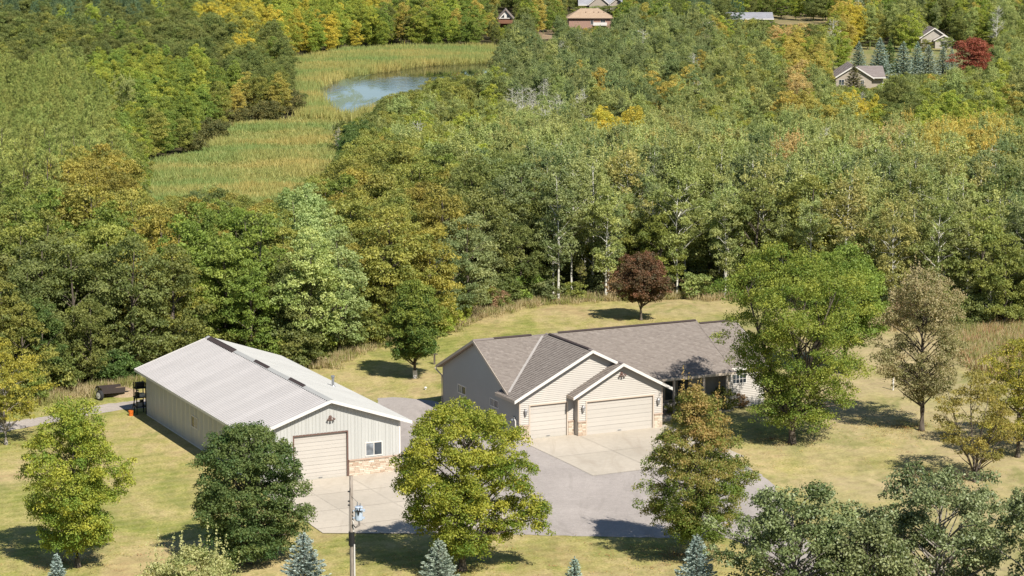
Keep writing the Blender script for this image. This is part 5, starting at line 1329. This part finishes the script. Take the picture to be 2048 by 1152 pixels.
rg5 = np.random.default_rng(77); q5 = 5; P5 = np.stack([rg5.normal(size=q5)*.12, rg5.normal(size=q5)*.12, .01+.02*rg5.random(q5)], -1); N5 = unit(np.array([[0, 0, 1.]]*q5)+rg5.normal(size=(q5, 3))*.3); T5 = unit(np.cross(N5, rg5.normal(size=(q5, 3))))
scatter('fallen_leaves', 'brown and yellow leaves fallen under the yard trees', lit, [leaves_mesh('fallen', P5, T5, N5, np.full(q5, .075), np.full(q5, .5), .7, M_LEAF)])
# ------------------------------------------------------------------ far houses, poles and the row of spruces
M_FARTAN = plain('far_tan_siding', (.42, .36, .29), .8, .05); M_BRICKR = plain('red_brick', (.40, .25, .19), .9, .15, 3); M_CEDAR = plain('cedar_brown', (.25, .12, .07), .9, .15)
def far_house(name, label, px, py, w, d, wh, rise, wall, roof, rz=0.0, gable='front', wins=(), hip=False, z=0.0, ov=.5, seed=1):
    """w across the view, d away from it; gable: which way the gable faces"""
    p = G(px, py); h = thing(name, label, 'house', (p.x, p.y, p.z+z), rz)
    m = MB()
    if gable == 'front':
        m.prism([(-w/2, 0, -1), (w/2, 0, -1), (w/2, 0, wh), (0, 0, wh+rise), (-w/2, 0, wh)], (0, d, 0))
    else: m.box(-w/2, w/2, 0, d, -1, wh)
    wl = m.build('wall', wall, h)
    sl = rise/(w/2) if gable == 'front' else rise/(d/2)
    if gable == 'front':
        for s in (-1, 1):
            e_ = s*(w/2+ov); ze = wh-sl*ov
            shingled(h, [(0, -ov, wh+rise+.16), (e_, -ov, ze+.16), (e_, d+ov, ze+.16), (0, d+ov, wh+rise+.16)], (s, 0), roof, .34, .9, .04, .13, seed)
            m = MB(); m.prism([(0, -ov-.05, wh+rise+.22), (e_, -ov-.05, ze+.22), (e_, -ov-.05, ze-.10), (0, -ov-.05, wh+rise-.10)], (0, .045, 0)); m.build('fascia', M_WHITE, h)
    elif hip:
        q = min(d/2, w/2)*.8; zt = wh+rise; A = [(-w/2-ov, -ov, wh), (w/2+ov, -ov, wh), (w/2+ov, d+ov, wh), (-w/2-ov, d+ov, wh)]; B = [(-w/2+q, d/2, zt), (w/2-q, d/2, zt)]
        for pts, dn in (([B[0], A[0], A[1], B[1]], (0, -1)), ([B[1], A[1], A[2]], (1, 0)), ([B[1], A[2], A[3], B[0]], (0, 1)), ([B[0], A[3], A[0]], (-1, 0))):
            shingled(h, pts, dn, roof, .34, .9, .04, .13, seed)
    else:
        zt = wh+rise; ze = wh-sl*ov
        shingled(h, [(-w/2-ov, d/2, zt+.16), (-w/2-ov, -ov, ze+.16), (w/2+ov, -ov, ze+.16), (w/2+ov, d/2, zt+.16)], (0, -1), roof, .34, .9, .04, .13, seed)
        shingled(h, [(-w/2-ov, d/2, zt+.16), (w/2+ov, d/2, zt+.16), (w/2+ov, d+ov, ze+.16), (-w/2-ov, d+ov, ze+.16)], (0, 1), roof, .34, .9, .04, .13, seed)
        m = MB(); m.box(-w/2-ov, w/2+ov, -ov-.06, -ov-.01, ze-.1, ze+.2); m.build('fascia', M_WHITE, h)
    for a, b, z0, z1 in wins: window(h, a, b, z0, z1, 0, -1, 'u', M_WHITE, (0, 0))
    return h
SH = M_SHINGLE_FAR
h = far_house('tan_house', 'tan gabled house standing alone in the right hand woods', 1707, 178, 8.0, 10, 2.6, 2.5, M_FARTAN, SH, 0.0, 'front', ((-3.3, -2.1, .9, 2.1), (1.6, 2.3, .5, 2.0)), seed=21)
m = MB(); m.box(4.0, 6.6, .8, 9, -1, 2.5); m.build('wing_wall', M_FARTAN, h)
m = MB(); m.box(6.6-.12, 6.68, .72, .85, -1, 2.4); m.build('corner_trim', M_WHITE, h)
shingled(h, [(1.2, 5.0, 4.75), (3.6, -.2, 2.55), (7.1, -.2, 2.55), (7.1, 5.0, 4.75)], (0, -1), SH, .34, .9, .04, .13, 22)
m = MB(); m.box(4.1, 7.1, -.26, -.21, 2.38, 2.62); m.build('fascia', M_WHITE, h)
h = far_house('gabled_house', 'pale double gabled house half hidden behind the blue spruce row', 1868, 97, 7.2, 9, 3.0, 2.4, plain('pale_siding', (.46, .42, .36), .8), SH, 0, 'front', ((-2.2, -1.5, .8, 2.2),), seed=23)
m = MB(); m.prism([(0.0, -1.6, -1), (4.6, -1.6, -1), (4.6, -1.6, 2.4), (2.3, -1.6, 3.6), (0.0, -1.6, 2.4)], (0, 1.55, 0)); m.build('front_gable_wall', plain('pale_siding', (.46, .42, .36), .8), h)
for s in (-1, 1): shingled(h, [(2.3, -2.0, 3.78), (2.3+s*2.8, -2.0, 2.32), (2.3+s*2.8, .5, 2.32), (2.3, 3.0, 3.78)], (s, 0), SH, .34, .9, .04, .13, 24); m = MB(); m.prism([(2.3, -2.06, 3.84), (2.3+s*2.8, -2.06, 2.38), (2.3+s*2.8, -2.06, 2.08), (2.3, -2.06, 3.5)], (0, .05, 0)); m.build('fascia', M_WHITE, h)
window(h, 1.5, 3.3, .6, 2.1, -1.6, -1, 'u', M_WHITE, (0, 0))
h = far_house('brick_house', 'red brick house with hipped orange tan roof and white balcony', 1180, 57, 12.6, 9.0, 3.1, 2.6, M_BRICKR, M_SHINGLE_TAN, 0.0, 'side', ((3.2, 4.5, 1.5, 2.6), (.2, 1.0, 1.2, 2.4)), hip=True, ov=.7, seed=25)
m = MB(); m.box(.9, 5.0, -1.6, -.02, .95, 1.15); m.box(.9, 5.0, -1.62, -1.56, 1.15, 1.9); bal = m.build('balcony', M_WHITE, h)
m = MB(); m.box(2.0, 3.8, -.12, -.02, -.9, .75); m.build('doorway', M_GLASS, h)
for a_ in (-1.2, 1.2, 2.6, 4.2):
    m = MB(); m.tube([(a_, 2.3, 4.4), (a_, 2.3, 4.85)], [.16, .16], 6); m.build('roof_vent', M_BROWN, h)
p = G(1011, 58); h = thing('chalet', 'brown chalet with a white glazed gable above the pond bank', 'house', (p.x, p.y, p.z))
m = MB(); m.box(-1.6, 1.8, 0, 7, -1, 3.0); m.build('wall', M_CEDAR, h)
m = MB(); m.prism([(-2.2, -.3, 3.1), (2.2, -.3, 3.1), (0, -.3, 5.6)], (0, 7, 0)); gw_ = m.build('gable_wall', M_WHITE, h)
for s in (-1, 1):
    m = MB(); m.prism([(s*.4, -.36, 3.4), (s*1.35, -.36, 3.4), (s*.4, -.36, 4.4)], (0, .05, 0)); m.build('window', M_GLASS, h)
    shingled(h, [(0, -.9, 5.85), (s*2.6, -.9, 3.0), (s*2.6, 7, 3.0), (0, 7, 5.85)], (s, 0), SH, .34, .9, .04, .13, 27)
m = MB(); m.box(-2.1, 2.3, -1.6, -.02, 1.7, 1.9); m.box(-2.1, 2.3, -1.64, -1.6, 2.0, 2.75); m.build('deck', M_CEDAR, h)
h = far_house('grey_roofed_house', 'grey roofed house with white trimmed gables at the top edge', 1205, 24, 15, 8, 2.6, 3.2, M_FARTAN, M_SHINGLE_GREY, 0, 'side', ((-3, -1.5, .8, 2.0),), seed=28)
for cx_, w_, rs_ in ((-1.2, 6.4, 2.8), (4.6, 4.4, 2.0)):
    m = MB(); m.prism([(cx_-w_/2, -1.8, -1), (cx_+w_/2, -1.8, -1), (cx_+w_/2, -1.8, 2.5), (cx_, -1.8, 2.5+rs_), (cx_-w_/2, -1.8, 2.5)], (0, 1.75, 0)); m.build('front_gable_wall', M_FARTAN, h)
    for s in (-1, 1):
        shingled(h, [(cx_, -2.2, 2.7+rs_), (cx_+s*(w_/2+.5), -2.2, 2.4), (cx_+s*(w_/2+.5), 0, 2.4), (cx_, 3.0, 2.7+rs_)], (s, 0), M_SHINGLE_GREY, .34, .9, .04, .13, 29)
        m = MB(); m.prism([(cx_, -2.26, 2.8+rs_), (cx_+s*(w_/2+.5), -2.26, 2.5), (cx_+s*(w_/2+.5), -2.26, 2.2), (cx_, -2.26, 2.45+rs_)], (0, .05, 0)); m.build('fascia', M_WHITE, h)
far_house('long_shed', 'long low shed with pale grey roof left of the dry field', 1497, 49, 14.8, 9, 1.7, 1.6, M_FARTAN, M_SHINGLE_GREY, 0, 'side', (), seed=30, ov=.3)['category'] = 'shed'
for px, yb, yt, lab in ((1482, 34, -6, 'pale utility pole behind the long grey shed roof'), (1714, 34, -4, 'pale utility pole above the golden tree by the dry field')):
    p = G(px, yb); hp_ = (yb-yt)*p.y/FPX; t = thing('utility_pole', lab, 'pole', tuple(p)); m = MB(); m.tube([(0, 0, 0), (0, 0, hp_)], [.24, .17], 8); m.build('pole', plain('pale_pole', (.5, .47, .42), .8), t)
    m = MB(); m.box(-.9, .9, -.1, .1, hp_-1.2, hp_-1.0); m.build('crossarm', plain('pale_pole', (.5, .47, .42), .8), t); m = MB(); m.tube([(.45, -.2, hp_-2.6), (.45, -.2, hp_-1.6)], [.3, .3], 8); m.build('transformer', M_GALV, t)
def tree_at(px, yb, yt, wpx, kind, label, pal, name=None, parts=None, cat='tree'):
    p = G(px, yb); k = p.y/FPX; hgt = (yb-yt)*k*1.02; par = parts or V[kind][random.randrange(len(V[kind]))]
    s = hgt/HT[kind]; sx = (wpx*k/2)/RD[kind]*(1.35 if kind == 'spruce' else 1.1) if wpx else s
    return stand(name or NM[kind][0], label, cat, par, (p.x, p.y, p.z-.1), pal, random.uniform(0, 6), (sx, sx, s), None, .05)
for i, (px, yb, yt, w_, pal, lab) in enumerate(((1717, 138, 83, 30, 'blue', 'blue spruce rising behind the ridge of the tan house'), (1759, 150, 76, 40, 'blue', 'tall blue spruce right behind the tan house wing'), (1778, 146, 82, 34, 'deep', 'dark green spruce second in the row from the tan house'),
        (1806, 158, 84, 44, 'blue', 'broad blue spruce in the middle left of the spruce row'), (1834, 148, 84, 32, 'blue', 'slim blue spruce set back in the spruce row'), (1856, 160, 91, 44, 'blue', 'broad blue spruce below the double gabled house'),
        (1885, 153, 93, 34, 'blue', 'blue spruce near the red maple, second from its left'), (1903, 146, 98, 26, 'blue', 'last small blue spruce left of the red maple'), (1990, 138, 102, 24, 'blue', 'small blue spruce right of the red maple, nearer one'), (2006, 136, 103, 24, 'blue', 'small blue spruce right of the red maple, outer one'))):
    tree_at(px, yb, yt, w_, 'spruce', lab, pal)
tree_at(1707, 190, 128, 40, 'spruce', 'yellow green juniper cone in front of the tan house gable', 'willow', 'juniper_tree')
tree_at(1945, 160, 78, 80, 'leafy', 'red autumn maple right of the blue spruce row', 'red', 'maple_tree', tree_parts('far_maple', 61, 9.2, 2.5, .4, ROUND, 210, .6, 110, .17, .14, 20, sub=4, flat=1.25, bias=.3))
tree_at(1915, 190, 140, 78, 'willow', 'dark maroon thicket at the foot of the red maple', 'maroon', 'bush', None, 'bush')
tree_at(1955, 190, 145, 60, 'leafy', 'green tree in front of the red maple', 'green', 'maple_tree')
tree_at(1562, 37, -2, 40, 'leafy', 'round bright green tree standing alone on the dry field', 'green', 'lone_tree', V['leafy'][0])
tree_at(1675, 88, 22, 46, 'leafy', 'green tree with yellow top below the dry field', 'yellowgreen', 'maple_tree')
for px, yb, yt, w_, k, pal in ((1162, 32, 12, 40, 'oak', 'oak_olive'), (1190, 30, 11, 40, 'leafy', 'green'), (1215, 30, 11, 44, 'oak', 'oak_dark'), (1245, 34, 9, 44, 'leafy', 'yellowgreen'), (1205, 27, 12, 40, 'oak', 'oak_olive'), (1852, 104, 78, 30, 'leafy', 'oak_olive'), (1893, 104, 74, 34, 'aspen', 'aspen'), (1510, 56, 38, 44, 'leafy', 'oak_olive'), (1540, 58, 40, 36, 'leafy', 'green'), (1640, 190, 150, 50, 'leafy', 'oak_olive'), (1680, 198, 168, 50, 'willow', 'oak_dark'), (1745, 196, 172, 50, 'willow', 'oak_olive'), (1785, 192, 160, 60, 'willow', 'yellowgreen'), (1830, 188, 152, 60, 'leafy', 'yellowgreen'), (1870, 186, 158, 56, 'willow', 'oak_olive'), (1800, 100, 66, 50, 'aspen', 'aspen'), (1825, 92, 50, 50, 'aspen', 'aspen'), (1905, 96, 60, 40, 'leafy', 'oak_olive'), (1930, 88, 52, 60, 'leafy', 'oak_olive'), (1985, 110, 70, 80, 'leafy', 'oak_olive'), (2020, 150, 100, 70, 'leafy', 'oak_dark'), (1680, 108, 78, 50, 'aspen', 'aspen'), (1735, 100, 70, 40, 'aspen', 'aspen'), (2035, 190, 140, 60, 'aspen', 'aspen')):
    tree_at(px, yb, yt, w_, k, WORD[pal]+' '+NM[k][1]+' near the far houses, '+where(px, (yb+yt)/2), pal, None, None, 'bush' if k == 'willow' else 'tree')

# ------------------------------------------------------------------ utility pole in front, things round the barn
x, y, z = by_dist(702, 952, 117); up = thing('utility_pole', 'weathered wooden utility pole with transformer on the front lawn', 'pole', (x, y, T(x, y)))
m = MB(); m.tube([(0, 0, 0), (0, 0, z*.5), (0, 0, z)], [.125, .105, .085], 12); m.build('pole', M_WOODP, up, True)
v = .0238; zt = lambda py: z-(py-952)*v*1.0
m = MB(); m.tube([(0, 0, zt(1095)), (0, 0, zt(1067))], [.150, .146], 12); m.build('black_sleeve', M_BLACK, up)
m = MB(); m.tube([(.13, -.07, 0), (.13, -.07, zt(1092))], [.035, .035], 8); m.tube([(.1, -.08, zt(1066)), (.1, -.08, zt(1047)), (.05, -.1, zt(1042))], [.03, .03, .02], 8); m.build('conduit', M_WHITE, up)
tr_ = MB(); cx_ = .36; cz0, cz1 = zt(1042), zt(1015); tr_.tube([(cx_, -.12, cz0), (cx_, -.12, cz0+.04), (cx_, -.12, cz1-.05), (cx_, -.12, cz1)], [.17, .19, .19, .15], 16)
tb = tr_.build('transformer', M_BLUEG, up, False)
m = MB(); m.tube([(cx_, -.12, cz1), (cx_, -.12, cz1+.05)], [.21, .17], 16); m.build('lid', M_BLUEG, tb)
for a_, l_ in ((-.06, .22), (.07, .16)):
    m = MB(); k = 6
    for i in range(k): zz = cz1+.05+l_*i/k; m.tube([(cx_+a_, -.12, zz), (cx_+a_, -.12, zz+l_/k*.6)], [.035 if i % 2 == 0 else .02]*2, 8)
    m.build('bushing', M_GALV, tb)
m = MB(); m.box(cx_-.20, cx_+.20, -.335, -.31, cz1-.16, cz1-.12); m.bar((cx_-.06, -.33, cz1-.05), (cx_, -.34, cz1-.30), .05, .03, (0, 1, 0)); m.bar((cx_+.08, -.33, cz1+.05), (cx_, -.34, cz1-.34), .04, .03, (0, 1, 0)); m.build('arrester', M_BLACK, tb)
m = MB(); m.box(.08, .2, -.16, -.08, cz1-.2, cz1-.14); m.box(.08, .2, -.16, -.08, cz0+.1, cz0+.16); m.box(cx_+.15, cx_+.30, -.2, -.05, cz1-.2, cz1-.1); m.box(cx_+.15, cx_+.28, -.2, -.05, cz0+.08, cz0+.16); m.build('bracket', M_BLUEG, tb)
for j in range(3):
    m = MB(); m.tube([(cx_-.05+.04*j, -.2, cz0), (cx_+.0+.03*j, -.24, cz0-.16-.03*j), (cx_-.16, -.22, cz0-.30-.03*j), (.06, -.16, cz0-.14-.04*j), (.06, -.12, cz0-.3)], [.012]*5, 5, cap=False); m.build('cable', M_BLACK, tb)
m = MB(); m.tube([(.02, -.1, zt(993)), (cx_-.05, -.12, cz1+.24)], [.008, .008], 4); m.tube([(-.12, -.05, zt(1066)), (-.1, -.08, zt(1008)), (-.03, -.1, zt(975))], [.008]*3, 4)
for zz in (zt(984), zt(1004), zt(1012)): m.box(-.16, -.06, -.14, -.04, zz, zz+.05)
m.build('pole_hardware', M_BLACK, up)

def wheel(parent, a, b, r, rim=M_WHITE):
    a = Vector(a); b = Vector(b); m = MB(); d = (b-a); m.tube([a, a+d*.15, a+d*.85, b], [r*.9, r, r, r*.9], 20); w = m.build('wheel', M_RUBBER, parent)
    m = MB(); m.tube([a-d*.04, a+d*.1], [r*.62, r*.6], 16); m.build('rim', rim, w); m = MB(); m.tube([a-d*.14, a], [r*.16, r*.18], 8); m.build('hub', M_GALV, w); return w
p = G(197, 801); tl = thing('utility_trailer', 'low dark trailer with white wheel parked beside the dirt pile', 'trailer', (p.x, p.y, p.z), R(24))
wheel(tl, (-.02, -.1, .36), (.20, -.02, .36), .36); wheel(tl, (.3, 1.5, .36), (.52, 1.55, .36), .36)
m = MB(); m.bar((.1, 0, .36), (.3, 1.6, .36), .08, .08); m.build('axle', M_BLACK, tl)
m = MB(); m.box(.3, 2.0, .2, 1.45, .38, .46); m.box(.3, 2.0, .2, .25, .46, .75); m.box(.3, 2.0, 1.4, 1.45, .46, .75); m.box(.3, .35, .25, 1.4, .46, .75); m.build('bed', plain('dark_metal', (.05, .035, .03), .6), tl)
m = MB(); m.bar((2.0, .4, .4), (3.1, .75, .3), .07, .07); m.bar((2.0, 1.2, .4), (3.1, .75, .3), .07, .07); m.tube([(3.05, .75, 0), (3.05, .75, .4)], [.03, .03], 6); m.build('tongue', M_BLACK, tl)
p = G(243, 793); rg_ = np.random.default_rng(5); m = MB(); nn_, kk = 26, 9; ring = []
for j in range(kk):
    t = j/(kk-1); ring.append([( (1.35+.35*math.cos(2*a_))*(1-t)*math.cos(a_)*(1+rg_.normal()*.04), .95*(1-t)*math.sin(a_), .62*math.sin(t*1.57)**1.2+rg_.normal()*.012-.04*(t == 0)) for a_ in np.linspace(0, 6.283, nn_, endpoint=False)])
n0 = 0
for r_ in ring: m.v += r_
for j in range(kk-1):
    for i in range(nn_): m.f.append((j*nn_+i, j*nn_+(i+1) % nn_, (j+1)*nn_+(i+1) % nn_, (j+1)*nn_+i)); m.m.append(0)
tag(m.build('dirt_pile', M_DIRT, None, True), 'pale heap of dirt at the wood edge behind the barn', 'dirt pile').location = (p.x, p.y+.4, p.z)
p = G(284, 829); rk = thing('scrap_rack', 'black metal rack of odds and ends against the back barn corner', 'rack', (p.x, p.y, p.z), BA)
for a_, b_ in ((-.35, 0), (.3, 0), (-.35, .6), (.3, .6)): m = MB(); m.box(a_-.03, a_+.03, b_-.03, b_+.03, 0, 2.2); m.build('post', M_BLACK, rk)
for zz in (.5, 1.15, 1.8): m = MB(); m.box(-.42, .37, -.05, .65, zz, zz+.05); m.build('shelf', M_BLACK, rk)
for i, (a_, zz, w_, h_, mt_) in enumerate(((-.1, .55, .35, .25, M_GALV), (.1, 1.2, .4, .22, M_WHITE), (-.2, 1.2, .25, .3, M_BLACK), (0, 1.85, .6, .35, M_BLACK), (.1, .55, .2, .4, M_BLACK))):
    m = MB(); m.box(a_-w_/2, a_+w_/2, .1+.02*i, .5, zz, zz+h_); m.build('item', mt_, rk)
m = MB(); m.bar((-.85, -.1, 0), (-.4, -.02, 1.4), .05, .05); m.build('leaning_bar', M_BLACK, rk)
p = G(262, 832); bk = thing('bucket', 'orange bucket on the grass at the back barn corner', 'bucket', (p.x, p.y, p.z))
m = MB(); m.tube([(0, 0, 0), (0, 0, .02), (0, 0, .36), (0, 0, .38)], [.14, .145, .175, .18], 16); m.build('body', M_ORANGE, bk)
m = MB(); m.tube([(-.18, 0, .34), (-.1, -.16, .24), (.1, -.16, .24), (.18, 0, .34)], [.008]*4, 5); m.build('handle', M_BLACK, bk)
p = G(1786, 781); t = thing('white_post', 'thin white post with cap on the right lawn', 'post', (p.x, p.y, p.z)); m = MB(); m.tube([(0, 0, 0), (0, 0, 1.15)], [.06, .06], 10); m.build('shaft', M_WHITE, t); m = MB(); m.tube([(0, 0, 1.15), (0, 0, 1.2)], [.08, .05], 10); m.build('cap', M_WHITE, t)
p = G(851, 780); t = thing('vent_cap', 'small white capped pipe on the grass left of the house', 'pipe', (p.x, p.y, p.z)); m = MB(); m.tube([(0, 0, 0), (0, 0, .14)], [.05, .05], 8); m.build('pipe', M_WHITE, t); m = MB(); m.tube([(0, 0, .14), (0, 0, .2), (0, 0, .24)], [.11, .11, .04], 10); m.build('cap', M_WHITE, t)
p = G(869, 729); t = thing('wooden_post', 'dark wooden T post on the grass beside the small maple', 'post', (p.x, p.y, p.z)); m = MB(); m.box(-.07, .07, -.07, .07, 0, .75); m.build('post', M_BARK, t); m = MB(); m.box(-.2, .25, -.05, .05, .752, .83); m.build('crossbar', M_BARK, t)
for px_, py_, s_, pal, lab in ((1446, 822, .75, 'oak_dark', 'dark round bush at the right end of the porch'), (1360, 838, .7, 'oak_olive', 'olive bush in front of the porch railing'), (1480, 815, .45, 'brown', 'low brown shrub under the end window')):
    p = G(px_, py_); stand('bush', lab, 'bush', V['shrub'][0], tuple(p), pal, 1.0, s_)


print('unique faces', sum(len(me.polygons) for me in bpy.data.meshes))
